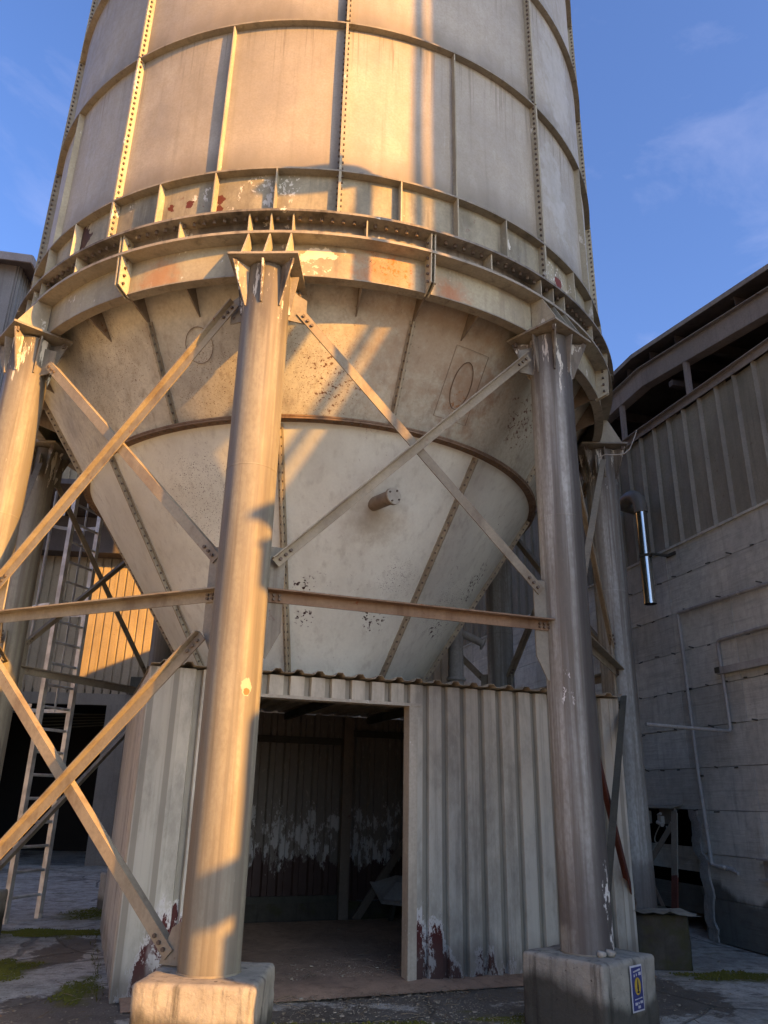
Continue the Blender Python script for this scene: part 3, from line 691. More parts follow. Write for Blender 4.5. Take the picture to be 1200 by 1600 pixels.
# plinths
PL = [(0, 'plinth', 'sunlit orange-grey concrete plinth under the front column', .37),
      (1, 'plinth', 'pale stained concrete plinth with the small blue sign on its side', .355),
      (2, 'plinth_wet', 'dark mossy concrete plinth with a pale rag on top, beside the warehouse opening', .40),
      (3, 'plinth', 'concrete plinth under the back column hidden behind the shed on the right', .37),
      (4, 'plinth', 'concrete plinth under the rearmost column, hidden by the shed', .37),
      (5, 'plinth', 'concrete plinth under the back column left of the shed, beyond the ladder', .37),
      (6, 'plinth', 'concrete plinth under the column next to the ladder', .37),
      (7, 'plinth', 'concrete plinth under the sunlit column at the left edge', .37)]
def roundbox(c, hx, hy, h, X, Y, seed, r=.032, z0=-.02):
    bm = bmesh.new(); bmesh.ops.create_cube(bm, size=1)
    for v in bm.verts:
        v.co = Vector((v.co.x*2*hx, v.co.y*2*hy, (v.co.z+.5)*(h-z0)+z0))
    bmesh.ops.bevel(bm, geom=[e for e in bm.edges], offset=r, segments=3, profile=.5, affect='EDGES')
    bmesh.ops.subdivide_edges(bm, edges=[e for e in bm.edges if e.calc_length() > .15], cuts=15, use_grid_fill=True)
    from mathutils import noise as mn
    for v in bm.verts:
        q = v.co*5+Vector((seed, seed, 0)); v.co += Vector((mn.noise(q), mn.noise(q+Vector((9, 0, 0))), mn.noise(q+Vector((0, 9, 0)))))*.009+Vector((mn.noise(q*4), mn.noise(q*4+Vector((9, 0, 0))), mn.noise(q*4+Vector((0, 9, 0)))))*.006
        if v.co.z > h*.93: v.co.z = min(v.co.z, h-.001)
    vs = [c+X*v.co.x+Y*v.co.y+ZV*v.co.z for v in bm.verts]; bm.verts.index_update()
    fs = [tuple(v.index for v in f.verts) for f in bm.faces]; bm.free()
    return MB().add(vs, fs)
for k, mt, lab, hw in PL:
    t, n = frame(45*k); c = P(RC, 45*k, 0)
    o = roundbox(c, hw, hw, ZB+.003, t, n, k*7.3).build('concrete_plinth', mt, None, True, angle=60)
    tag(o, lab, 'plinth', 'concrete plinths under the silo columns')

# sign on the second plinth
t1, n1 = frame(45); c1 = P(RC, 45, 0)
off = .355+.018
sg = thing('warning_sign', 'small upright blue sign with a yellow oval, stuck on the pale plinth', 'sign', c1+n1*off+t1*.036+ZV*.31)
SA = 1.24; SB = .036-.152*SA
def SQ(a, z, o=0): return c1+n1*(off+o)+t1*(a*SA+SB)+ZV*((z-.232)*.89+.309)
MB().box(SQ(.152, .232), (.155, .004, .289), t1, n1, ZV).build('sign_border', 'signwhite', sg)
MB().box(SQ(.152, .232, .003), (.134, .004, .267), t1, n1, ZV).build('sign_panel', 'blue', sg)
pts = [SQ(.152+.032*cos(a), .232+.015+.062*sin(a), .0065) for a in [2*pi*i/28 for i in range(28)]]
MB().slab(pts, n1, .003).build('yellow_oval', 'yellow', sg)
MB().slab([SQ(.150, .295, .009), SQ(.154, .295, .009), SQ(.160, .235, .009), SQ(.152, .205, .009), SQ(.144, .235, .009)], n1, .002).slab([SQ(.138, .212, .009), SQ(.166, .212, .009), SQ(.160, .200, .009), SQ(.144, .200, .009)], n1, .002).build('figure_mark', 'ink', sg)
m = MB()
for a, z, w, h in ((.122, .352, .012, .010), (.137, .355, .012, .010), (.152, .357, .012, .010), (.167, .359, .012, .012), (.182, .361, .014, .012),
                   (.122, .325, .008, .018), (.146, .328, .008, .018), (.182, .333, .024, .022),
                   (.118, .158, .008, .006), (.130, .159, .008, .006), (.142, .160, .008, .006), (.154, .161, .008, .006), (.166, .162, .008, .006), (.178, .163, .008, .006), (.188, .164, .008, .006),
                   (.125, .128, .024, .018), (.152, .131, .010, .012), (.180, .134, .024, .018), (.154, .103, .024, .018)):
    m.box(SQ(a, z, .0065), (w*SA, .003, h*.89), t1, n1, ZV)
m.build('sign_lettering', 'signwhite', sg)

# two pale lumps by the column foot, rag
for i, (x, y, s, lab) in enumerate(((2.262, -3.168, .030, 'left one of two pale round cups lying by the column foot'), (2.338, -3.142, .034, 'right, brighter one of two pale round cups by the column foot'))):
    m = MB(); c = V(x, y, ZB); X_ = V(.8, -.3, 0); m.tube([c+ZV*0, c+ZV*s*.5, c+ZV*s*1.0+X_*s*.2, c+ZV*s*1.3+X_*s*.3, c+ZV*s*1.35+X_*s*.3], [s*.8, s*1.1, s*1.15, s*1.0, s*.3], 14)
    tag(m.build('plastic_cup', 'white', None, True, angle=80), lab, 'cup', 'cups on the plinth')
c2 = P(RC, 90, 0)
m = MB(); rnd = random.Random(5); vs = []; nx, ny = 10, 6
for j in range(ny):
    for i in range(nx): vs.append(V(c2.x-.42+.09*i+rnd.uniform(-.02, .02), c2.y-.42+.05*j-.02*i+rnd.uniform(-.02, .02), ZB+.012+rnd.uniform(0, .045)*(1 if 0 < i < nx-1 else .3)))
m.add(vs+[v-ZV*.006 for v in vs], [(j*nx+i, j*nx+i+1, (j+1)*nx+i+1, (j+1)*nx+i) for j in range(ny-1) for i in range(nx-1)])
tag(m.build('crumpled_rag', 'gusset', None, True, angle=80), 'crumpled pale rag lying on the dark mossy plinth', 'rag')

# ------------------------------------------------------------------ shed under the silo
TS, NS = frame(22.5)
def S(a, b, z=0): return TS*a+NS*b+ZV*z
shed = thing('cladding_shed', 'low shed of ribbed beige sheets with an open doorway, under the silo hopper', 'shed', S(.6, 1.73))
def trap(L0, L1, pitch, rib, slope, depth, phase=0):   # list of (u, depth)
    pts = []; u = math.floor((L0-phase)/pitch)*pitch+phase
    while u < L1+pitch:
        for du, dd in ((0, 0), (slope, depth), (slope+rib, depth), (2*slope+rib, 0)): pts.append((u+du, dd))
        u += pitch
    out = []
    for i, (a, d) in enumerate(pts):
        if a < L0:
            if i+1 < len(pts) and pts[i+1][0] > L0:
                a2, d2 = pts[i+1]; out.append((L0, d+(d2-d)*(L0-a)/(a2-a)))
        elif a > L1:
            a2, d2 = pts[i-1]; out.append((L1, d2+(d-d2)*(L1-a2)/(a-a2))); break
        else: out.append((a, d))
    return out
def sheet(m, O, U, Wd, D, pr, h0, h1, th=.004, jit=None):
    """profile pr along U, extruded from h0 to h1 along Wd, ribs raised along D"""
    k = len(pr); vs = []
    for off in (0, -th):
        for h in (h0, h1):
            for i, (u, d) in enumerate(pr):
                hh = h+(jit(i) if jit and h == h0 else 0)
                vs.append(O+U*u+D*(d+off)+Wd*hh)
    fs = []
    for i in range(k-1):
        fs += [(i, i+1, k+i+1, k+i), (2*k+i, 3*k+i, 3*k+i+1, 2*k+i+1), (i, 2*k+i, 2*k+i+1, i+1), (k+i, k+i+1, 3*k+i+1, 3*k+i)]
    fs += [(0, k, 3*k, 2*k), (k-1, 3*k-1, 4*k-1, 2*k-1)]
    return m.add(vs, fs)
rj = random.Random(11)
def clad_wall(parent, O, U, D, L0, L1, z0, z1, pitch, rib, slope, depth, sheetw, mat, name='cladding_sheet', holes=(), jitter=.012, phase=0):
    u = L0
    while u < L1-1e-3:
        w = min(u+sheetw, L1)
        if L1-w < sheetw*.3: w = L1
        zz0 = z0; 
        for (a, b, c, d) in holes:
            if u >= a-1e-3 and w <= b+1e-3: zz0 = d
        pr = trap(u, w, pitch, rib, slope, depth, phase)
        jit = (lambda i: rj.uniform(0, jitter)) if zz0 < .2 else None
        sheet(MB(), O, U, ZV, D, pr, zz0, z1, jit=jit).build(name, mat, parent)
        u = w
# front wall: left part, header, right part
DL, DR, DT, ST = -.93, .62, 2.42, 2.63
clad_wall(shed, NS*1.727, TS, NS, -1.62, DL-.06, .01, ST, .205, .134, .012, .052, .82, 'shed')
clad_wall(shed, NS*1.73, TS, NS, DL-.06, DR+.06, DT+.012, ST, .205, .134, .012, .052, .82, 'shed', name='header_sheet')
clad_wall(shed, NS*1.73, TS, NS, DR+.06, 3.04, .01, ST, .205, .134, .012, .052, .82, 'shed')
# corner flashings, door trims
MB().slab([S(-1.893, 1.782, 0), S(-1.60, 1.782, .02), S(-1.60, 1.782, ST), S(-1.893, 1.782, ST)], NS, .006).slab([S(-1.897, 1.785, 0), S(-1.897, 1.55, .01), S(-1.897, 1.55, ST), S(-1.897, 1.785, ST)], TS, .006).build('corner_flashing', 'shed', shed)
MB().slab([S(2.98, 1.788, .01), S(3.105, 1.788, .01), S(3.105, 1.788, ST), S(2.98, 1.788, ST)], NS, .006).slab([S(3.108, 1.77, .01), S(3.108, 1.6, .01), S(3.108, 1.6, ST), S(3.108, 1.77, ST)], TS, .006).build('corner_flashing', 'shed', shed)
MB().slab([S(DR, 1.785, .02), S(DR+.085, 1.785, .02), S(DR+.085, 1.785, DT), S(DR, 1.785, DT)], NS, .005).slab([S(DR, 1.782, .02), S(DR, 1.64, .02), S(DR, 1.64, DT), S(DR, 1.782, DT)], TS, .005).build('door_jamb', 'trim', shed)
MB().slab([S(DL, 1.785, .02), S(DL-.085, 1.785, .02), S(DL-.085, 1.785, DT), S(DL, 1.785, DT)], NS, .005).slab([S(DL, 1.782, .02), S(DL, 1.64, .02), S(DL, 1.64, DT), S(DL, 1.782, DT)], TS, .005).build('door_jamb', 'trim', shed)
MB().slab([S(DL-.1, 1.79, DT-.004), S(DR+.12, 1.79, DT-.004), S(DR+.12, 1.79, DT+.025), S(DL-.1, 1.79, DT+.025)], NS, .005).slab([S(DL-.1, 1.79, DT+.002), S(DR+.1, 1.79, DT+.002), S(DR+.1, 1.60, DT+.002), S(DL-.1, 1.60, DT+.002)], ZV, .005).build('door_lintel', 'trim', shed)
m = MB()
for zz in (.32, 1.32, 2.36):
    u = -1.5
    while u < 3.0:
        if (u > DR+.1 or (u < DL-.1) or zz > DT): m.tube([S(u, 1.735, zz+.01*sin(u*9)), S(u, 1.742, zz+.01*sin(u*9))], .008, 6)
        u += .41
m.build('sheet_screws', 'bolt', shed, stuff=True)
# side and back walls
clad_wall(shed, TS*-1.85, -NS, -TS, -1.55, 1.73, .01, ST, .205, .130, .016, .040, .82, 'shedside')
clad_wall(shed, TS*3.10, -NS, TS, -1.6, 1.73, .01, ST, .205, .130, .016, .040, .82, 'shedside')
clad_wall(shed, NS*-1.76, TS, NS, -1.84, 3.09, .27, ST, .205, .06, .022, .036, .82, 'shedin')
MB().box(S(.62, -1.72, .13), (4.9, .14, .27), TS, NS, ZV).build('concrete_kerb', 'plinth_wet', shed)
for z in (.30, 2.28): MB().box(S(-.38, -1.685, z), (2.9, .06, .09), TS, NS, ZV).build('wall_rail', 'dkpipe', shed)
MB().box(S(2.1, -1.685, 2.4), (1.9, .06, .09), TS, NS, ZV).build('wall_rail', 'dkpipe', shed)
MB().box(S(1.08, -1.62, 1.3), (.13, .1, 2.6), TS, NS, ZV).build('inner_post', 'dkgusset', shed)
a0, a1 = S(2.1, -1.60, 1.2), S(1.25, -1.60, .05); uu = (a1-a0).normalized(); wv = NS.cross(uu)
MB().slab([a0-wv*.05, a0+wv*.05, a1+wv*.05, a1-wv*.05], NS, .04).build('inner_brace', 'dkgusset', shed)
for a in (-1.0, .2, 1.4, 2.6): MB().box(S(a, 0, 2.585), (.06, 3.36, .09), TS, NS, ZV).build('roof_beam', 'dkpipe', shed)
# roof sheets with the rib ends showing at the eave
u = -1.90
while u < 3.12:
    w = min(u+.82, 3.14); pr = trap(u, w, .205, .05, .025, .032, .02)
    sheet(MB(), ZV*2.652, TS, -NS, ZV, pr, -1.86, 1.86).build('roof_sheet', 'roofsheet', shed); u = w
    if 3.14-u < .1: break
# dirt floor inside and trough
vs = []; nx, ny = 26, 20; rnd = random.Random(2)
for j in range(ny):
    for i in range(nx): vs.append(S(-1.83+4.9*i/(nx-1), -1.66+3.75*j/(ny-1), (.025+rnd.uniform(0, .02))*(1 if 0 < j < ny-1 else .1)+(.05*max(0, 1-j/5))))
o = MB().add(vs, [(j*nx+i, j*nx+i+1, (j+1)*nx+i+1, (j+1)*nx+i) for j in range(ny-1) for i in range(nx-1)]).build('dirt_floor', 'dirt', None, True, angle=90); o['kind'] = 'structure'
tr = thing('metal_trough', 'pale metal trough tipped against the back wall inside the dark shed', 'trough', S(1.9, -1.1, .1))
m = MB(); A = S(1.45, -1.15, .30); ux = (TS*.96-ZV*.10+NS*.2).normalized(); uy = (-NS*.85+ZV*.38).normalized(); uz = ux.cross(uy)
if uz.z < 0: uz = -uz
m.slab([A, A+ux*1.0, A+ux*1.0+uy*.5, A+uy*.5], uz, .015); m.build('trough_base', 'tray', tr)
MB().slab([A, A+ux*1.0, A+ux*1.0+uz*.04, A+uz*.04], uy, .02).build('trough_rim', 'tray', tr)
m = MB(); B = A+uy*.1+ux*.05
m.add([B, B+ux*.9, B+ux*.9+uy*.4, B+uy*.4, B+ux*.2+uy*.15+uz*.17, B+ux*.8+uy*.15+uz*.20, B+ux*.8+uy*.33+uz*.20, B+ux*.25+uy*.33+uz*.17], [(0, 3, 2, 1), (4, 5, 6, 7), (0, 1, 5, 4), (1, 2, 6, 5), (2, 3, 7, 6), (3, 0, 4, 7)]).build('trough_hump', 'tray', tr)
MB().box(A+ux*.2-uz*.15+uy*.1, (.05, .05, .3), ux, uy, uz).box(A+ux*.8-uz*.12+uy*.1, (.05, .05, .25), ux, uy, uz).build('trough_foot', 'dkpipe', tr)

# standpipe on the shed roof
sp = thing('stand_pipe', 'grey vertical pipe with a flanged side branch behind the hopper', 'pipe', (2.06, 1.2, 2.68))
c = V(2.06, 1.2, 0)
MB().tube([c+ZV*2.68, c+ZV*4.4], .105, 24).build('pipe_body', 'pipe', sp, True)
MB().tube([c+ZV*3.08, c+ZV*3.10, c+ZV*3.12], [.13, .135, .13], 24).build('pipe_collar', 'pipe', sp, True)
b0, b1 = c+ZV*3.78, V(2.42, 1.12, 3.60); dd = (b1-b0).normalized()
MB().tube([b0, b1], .055, 16).build('side_branch', 'pipe', sp, True)
MB().tube([b1, b1+dd*.03], .09, 18).build('branch_flange', 'pipe', sp, True)

# ------------------------------------------------------------------ warehouse on the right
WD, WN = V(-.165, .986, 0).normalized(), V(.986, .165, 0).normalized(); W0 = V(5.25, 0, 0)
def B(s, o, z): return W0+WD*s+WN*o+ZV*z
wh = thing('warehouse', 'long grey warehouse, board-marked concrete below and dark ribbed sheets above, on the right', 'warehouse', B(0, 0, 0))
zs = [0, .48, .98, 1.49, 2.0, 2.5, 3.0, 3.52, 4.06, 4.56, 5.0]
ss = [-10.68, -7.9, -5.1, -2.35, -.33, .88, 2.55, 5.2, 8.4, 12]
for i in range(len(zs)-1):
    for j in range(len(ss)-1):
        if ss[j] == .88 and zs[i+1] < 1.6: continue
        g = .0035; jo = random.Random(i*31+j).uniform(-.006, .006)
        MB().box(B((ss[j]+ss[j+1])/2, .1+jo, (zs[i]+zs[i+1])/2), (ss[j+1]-ss[j]-2*g*.6, .2, zs[i+1]-zs[i]-2*g), WD, WN, ZV).build('concrete_panel', 'wallconc', wh)
for s0, s1, z0, z1 in ((-10.68, .88, 0, 5.0), (.88, 2.55, 1.5, 5.0), (2.55, 12, 0, 5.0)):
    MB().box(B((s0+s1)/2, .225, (z0+z1)/2), (s1-s0, .012, z1-z0), WD, WN, ZV).build('wall_core', 'joint', wh)
MB().box(B(-10.83, .05, 3.98), (.42, .12, .30), WD, WN, ZV).build('shadow_bar_box', 'fascia', wh)  # unseen box added to cast the bar of shadow on the front column
MB().box(B(-10.72, .1, 1.85), (.08, .24, 3.7), WD, WN, ZV).build('shadow_edge_block', 'fascia', wh)  # unseen strip added to push the wall's shadow edge across the front column
# rough edge of the opening
m = MB(); rnd = random.Random(4); z = 0; pr = []
while z < 1.5:
    pr.append((z, .90+rnd.uniform(-.02, .05)-(.10 if z < .95 else 0)*1)); z += rnd.uniform(.06, .13)
pr.append((1.49, .95))
for (z0, s0), (z1, s1) in zip(pr[:-1], pr[1:]):
    m.slab([B(s0-.14, -.012, z0), B(s0+.04, -.004, z0), B(s1+.04, -.004, z1), B(s1-.14, -.012, z1)], WN, rnd.uniform(.02, .045))
m.build('broken_edge', 'broken', wh)
m = MB()
for zi in (2.0, 2.5, 3.0, 3.52, 4.06, 4.56, 1.49):
    s = -3.3+rnd.uniform(0, .3)
    while s < 2.5:
        a = rnd.uniform(-.6, .6)
        c = B(s, -.012, zi+rnd.uniform(-.02, .01)); d = (WD*cos(a)*1+ZV*sin(a)*.7-WN*.5).normalized()
        if zi > 2.4 or rnd.random() < .6: m.tube([c, c+d*rnd.uniform(.04, .075)], .009, 5)
        s += .38+rnd.uniform(-.04, .04)
m.build('form_ties', 'dkpipe', wh, stuff=True)
# dark room behind the opening with boards across
m = MB()
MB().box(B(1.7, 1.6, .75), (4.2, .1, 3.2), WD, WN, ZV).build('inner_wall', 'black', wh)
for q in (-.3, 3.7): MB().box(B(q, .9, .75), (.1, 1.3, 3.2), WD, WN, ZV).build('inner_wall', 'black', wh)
for z0, z1, s1 in ((.72, 1.02, 2.5), (.22, .55, 2.5)):
    MB().box(B(1.9, .30, (z0+z1)/2), (1.35, .04, z1-z0), WD, WN, ZV).build('infill_board', 'wallconc', wh)
# ribbed cladding
def beam_low(s): return 7.60+.157*(s-.9) if s < .9 else 7.60-.03*(s-.9)
s = -10.5; ph = .09
while s < 12:
    e = min(s+1.08, 12); top = min(6.93+.035*max(-4, min(3, (s+e)/2)), beam_low((s+e)/2)+.2)
    pr = trap(s, e, .36, .012, .022, .055, ph)
    sheet(MB(), W0+WN*.03, WD, ZV, -WN, pr, 5.0, top).build('cladding_sheet', 'darkclad', wh); s = e
MB().slab([B(-10.6, -.0, 4.985), B(12, -.0, 4.985), B(12, -.0, 5.02), B(-10.6, -.0, 5.02)], WN, .05).build('base_ledge', 'wallconc', wh)
zt = 6.93
for s0, s1 in ((-4.2, 1.2), (1.2, 6.5), (6.5, 12)):
    za, zb = 6.93+.035*max(-4, min(3, s0)), 6.93+.035*max(-4, min(3, s1))
    MB().slab([B(s0, -.035, za-.02), B(s1, -.035, zb-.02), B(s1, -.035, zb+.09), B(s0, -.035, za+.09)], WN, .012).slab([B(s0, -.10, za+.085), B(s1, -.10, zb+.085), B(s1, .1, zb+.085), B(s0, .1, za+.085)], ZV, .012).build('eave_trim', 'fascia', wh)
# fascia beam following the two slopes
for s0, s1 in ((-10.6, .9), (.9, 12)):
    za, zb = beam_low(s0), beam_low(s1)
    MB().slab([B(s0, -.06, za+.14-.0), B(s1, -.06, zb+.14), B(s1, -.06, zb+.42), B(s0, -.06, za+.42)], WN, .016).slab([B(s0, -.13, za+.43), B(s1, -.13, zb+.43), B(s1, .08, zb+.43), B(s0, .08, za+.43)], ZV, .014).slab([B(s0, -.07, za+.13), B(s1, -.07, zb+.13), B(s1, .1, zb+.13), B(s0, .1, za+.13)], ZV, .014).build('fascia_beam', 'fascia', wh)
    MB().slab([B(s0, -.20, za+.63), B(s1, -.20, zb+.63), B(s1, 12, zb+.63), B(s0, 12, za+.63)], ZV, .03).build('roof_sheet', 'darktimber', wh)
    MB().slab([B(s0, -.21, za+.60), B(s1, -.21, zb+.60), B(s1, -.21, zb+.67), B(s0, -.21, za+.67)], WN, .012).build('roof_edge_trim', 'fascia', wh)
s = -10.2
while s < 11:
    sp_ = s; zc = beam_low(sp_)+.525
    MB().box(B(sp_, 5.9, zc), (.012, 12, .17), WD, WN, ZV).box(B(sp_+.035, 5.9, zc+.08), (.06, 12, .01), WD, WN, ZV).box(B(sp_+.035, 5.9, zc-.08), (.06, 12, .01), WD, WN, ZV).build('purlin', 'darktimber', wh)
    s += 1.27 if not (-.8 < s < .7) else .62
for s in (-8.53, -6.85, -5.17, -3.49, -1.81, -.13, 1.55, 3.23, 4.9, 6.6):
    zt = beam_low(s)+.13; zb = 6.93+.035*max(-4, min(3, s))+.09
    if zt-zb > .05: MB().box(B(s, -.03, (zt+zb)/2), (.075, .06, zt-zb), WD, WN, ZV).build('eave_post', 'fascia', wh)
for i in range(9):      # roof trusses seen through the eave gap
    s = -6+i*2.1; z = beam_low(s)
    MB().box(B(s, 3, z-.05), (.09, 6, .09), WD, WN, ZV).build('rafter', 'darktimber', wh)
    a, b = B(s, .3, z-.1), B(s+1.4, 1.6, z+.4); MB().tube([a, b], .03, 6).build('knee_brace', 'darktimber', wh)
for o_ in (.9, 2.2): MB().box(B(0, o_, 7.25), (20, .06, .09), WD, WN, ZV).build('tie_rail', 'darktimber', wh)
# other sides of the building
MB().box(B(-10.5, 6.05, 2.6), (.2, 11.9, 5.2), WD, WN, ZV).build('end_wall', 'wallconc', wh)
MB().box(B(11.9, 6.2, 3.2), (.2, 11.6, 6.4), WD, WN, ZV).build('end_wall', 'wallconc', wh)
MB().box(B(.7, 12.0, 3.1), (22.4, .2, 6.2), WD, WN, ZV).build('rear_wall', 'wallconc', wh)
MB().slab([B(-10.4, .3, 6.4), B(12, .3, 6.4), B(12, 11.8, 6.4), B(-10.4, 11.8, 6.4)], ZV, .05).build('inner_ceiling', 'black', wh)

# steel stand by the opening
st = thing('steel_stand', 'broken angle-iron stand with red primer foot in front of the wall opening', 'stand', B(.95, -.25, 0))
p0, p1 = B(1.14, -.12, 1.47), B(.92, -.45, 0)
def ang(p0, p1, w, mat, par, name):
    d = (p1-p0).normalized(); u = WD - d*WD.dot(d); u.normalize(); v = d.cross(u)
    MB().slab([p0-u*w/2, p0+u*w/2, p1+u*w/2, p1-u*w/2], v, .008).slab([p0+u*w/2, p0+u*w/2+v*w*.8, p1+u*w/2+v*w*.8, p1+u*w/2], u, .008).build(name, mat, par)
mid = p0.lerp(p1, .52)
ang(p0, mid, .12, 'gusset', st, 'post'); ang(mid, p1, .12, 'redox', st, 'post_foot')
ang(B(1.16, -.16, 1.30), B(1.80, -.2, .72), .09, 'gusset', st, 'diagonal'); ang(B(1.80, -.2, .72), B(.98, -.42, .14), .05, 'dkgusset', st, 'diagonal')
MB().slab([B(1.15, -.18, 1.50), B(2.3, -.18, 1.50), B(2.3, .0, 1.53), B(1.1, .0, 1.55)], ZV, .01).build('top_sheet', 'gusset', st)
MB().box(B(1.32, -.1, 1.40), (.34, .03, .2), WD, WN, ZV).build('back_plate', 'dkgusset', st)
for i, (s, z, lab) in enumerate(((1.72, 1.38, 'left one of two white cable sockets hanging in the wall opening'), (1.42, 1.35, 'right one of two white cable sockets, nearer the stand'))):
    k = thing('cable_socket', lab, 'socket', B(s, -.14, z), 'sockets on the stand')
    MB().box(B(s, -.14, z+.0), (.08, .06, .16 if i == 0 else .10), WD, WN, ZV).build('socket_body', 'white', k)
    MB().tube([B(s-.05, -.16, z-.06), B(s+.06, -.16, z-.03)], .028, 10).tube([B(s-.03, -.16, z+.08), B(s+.03, -.16, z+.06)], .02, 10).build('socket_plug', 'white', k, True)
m = MB(); pts = [B(1.45+.15*sin(i*.35), -.15, 1.28-.22*sin(i*pi/14)) for i in range(15)]
tag(m.tube(pts, .008, 6).build('loose_cable', 'cable', None, True), 'thin loop of grey cable drooping below the white sockets', 'cable')

# stainless vent pipe
vp = thing('vent_pipe', 'shiny stainless vent pipe with a dull elbow, hanging on the warehouse wall', 'pipe', B(.93, -.3, 4.2))
MB().tube([B(.93, -.3, 4.22), B(.93, -.3, 4.90)], .084, 32, False).build('pipe_section', 'steel', vp, True)
MB().tube([B(.93, -.3, 4.905), B(.93, -.3, 5.60)], .081, 32, False).build('pipe_section', 'steel', vp, True)
MB().tube([B(.93, -.3, 4.20), B(.93, -.3, 4.235)], .089, 32, False).tube([B(.93, -.3, 4.37), B(.93, -.3, 4.385)], .087, 32, False).build('pipe_rim', 'steel', vp, True)
MB().tube([B(.93, -.3, 4.21), B(.93, -.3, 4.215)], .08, 24).build('pipe_mouth', 'black', vp)
pts = [B(.93, -.3, 5.58)]+[B(1.18-.25*cos(a), -.3, 5.66+.25*sin(a)) for a in [i*pi/2/8 for i in range(9)]]+[B(1.36, -.28, 5.905), B(1.48, -.2, 5.9), B(1.52, -.08, 5.9), B(1.53, .05, 5.9)]
MB().tube(pts, .098, 28).build('pipe_elbow', 'duct', vp, True)
MB().tube([B(.93, -.3, 4.885), B(.93, -.3, 4.925)], .092, 28, False).build('pipe_clamp', 'dkpipe', vp, True)
MB().box(B(.80, -.14, 4.905), (.04, .3, .03), WD, WN, ZV).box(B(.74, -.01, 4.905), (.2, .02, .05), WD, WN, ZV).build('wall_bracket', 'dkpipe', vp)

# conduits
def arcjoin(pts, r=.06, n=5):
    out = [pts[0]]
    for a, b, c in zip(pts[:-2], pts[1:-1], pts[2:]):
        d0 = (a-b).normalized(); d1 = (c-b).normalized()
        for i in range(n+1):
            u = i/n; out.append((b+d0*r)*(1-u)**2+b*2*u*(1-u)+(b+d1*r)*u*u)
    return out+[pts[-1]]
cd = thing('wall_conduit', 'thin painted conduit running along the wall then down to a tap bend', 'conduit', B(.6, -.04, .85))
MB().tube(arcjoin([B(-4.5, -.04, 3.98), B(.70, -.04, 4.04), B(.66, -.04, 2.0), B(.60, -.04, .86), B(.18, -.05, .83)], .04), .024, 10).build('conduit_run', 'pipe', cd, True)
MB().tube([B(.645, -.04, 1.62), B(.645, -.04, 1.66)], .03, 10).tube([B(.62, -.04, 1.27), B(.62, -.04, 1.32)], [.035, .035], 10).build('conduit_coupling', 'pipe', cd, True)
MB().tube([B(.46, -.05, .85), B(.28, -.05, .84)], .028, 10).tube([B(.28, -.05, .84), B(.10, -.06, .80)], .02, 10).build('tap_fitting', 'pipe', cd, True)
MB().box(B(.66, -.025, 3.0), (.09, .02, .025), WD, WN, ZV).box(B(.63, -.025, 1.9), (.09, .02, .025), WD, WN, ZV).build('conduit_clip', 'dkpipe', cd)
cd = thing('cable_conduit', 'painted conduit coming from the right, dropping and running back towards the columns', 'conduit', B(0, -.04, 3.2))
MB().tube(arcjoin([B(-4.5, -.05, 3.58), B(-.04, -.05, 3.52), B(-.05, -.05, 3.19)], .07), .024, 10).build('conduit_run', 'pipe', cd, True)
MB().tube(arcjoin([B(-.06, -.05, 3.10), B(-.075, -.05, 2.40), V(3.93, -.55, 2.41)], .06), .021, 10).build('conduit_run', 'pipe', cd, True)
MB().box(B(-2.2, -.05, 3.14), (4.4, .07, .085), WD, WN, ZV).build('cable_trunking', 'pipe', cd)
MB().box(B(-.02, -.05, 3.15), (.08, .10, .07), WD, WN, ZV).build('trunking_end', 'dkpipe', cd)
bk = thing('wall_bracket', 'small pale metal bracket bolted low on the warehouse wall', 'bracket', B(-.42, 0, .9))
MB().box(B(-.40, -.03, .88), (.18, .012, .20), WD, WN, ZV).build('bracket_plate', 'pipe', bk)
MB().box(B(-.40, -.07, .985), (.22, .09, .02), WD, WN, ZV).box(B(-.40, -.07, .775), (.22, .09, .02), WD, WN, ZV).build('bracket_lip', 'pipe', bk)
# wire from far column cap
pts = [V(3.52, -.82, 5.62), V(3.60, -.86, 5.66), V(3.72, -.86, 5.66), V(3.84, -.86, 5.68), V(3.93, -.85, 5.76), V(3.99, -.84, 5.88), V(4.04, -.84, 6.0), V(4.05, -.84, 6.04)]
tag(MB().tube(pts, .007, 6).build('loose_wire', 'cable', None, True), 'thin pale wire curling off the far right column head', 'wire')

# ------------------------------------------------------------------ buildings behind on the left
YM = 10.0
mill = thing('mill_building', 'ribbed beige mill wall with a black doorway, behind the silo and ladder', 'building', (0, YM, 0))
U, D_ = V(1, 0, 0), V(0, -1, 0)
clad_wall(mill, V(0, YM, 0), U, D_, -14, 9, 3.75, 10.6, .20, .15, .012, .03, 1.2, 'millclad')
MB().box((-5.85, YM+.02, 3.62), (16.3, .2, .26)).build('door_lintel', 'pale', mill)
MB().box((-4.38, YM+.05, 1.75), (.5, .35, 3.5)).build('door_pier', 'pale', mill)
MB().box((2.4, YM+.12, 1.75), (13.2, .2, 3.5)).build('lower_wall', 'wallconc', mill)
MB().box((-11, YM+.12, 1.75), (5, .2, 3.5)).build('lower_wall', 'wallconc', mill)
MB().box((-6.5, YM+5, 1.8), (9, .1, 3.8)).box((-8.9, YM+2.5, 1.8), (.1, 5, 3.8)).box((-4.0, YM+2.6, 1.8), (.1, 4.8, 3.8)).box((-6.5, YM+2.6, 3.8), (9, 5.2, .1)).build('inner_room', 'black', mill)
MB().slab([V(-13, YM-2.3, 8.25), V(8, YM-2.3, 8.25), V(8, YM-.05, 8.05), V(-13, YM-.05, 8.05)], ZV, .12).build('added_shade_canopy', 'darktimber', mill)  # added canopy, sized to shade the mill wall above the sunlit patch
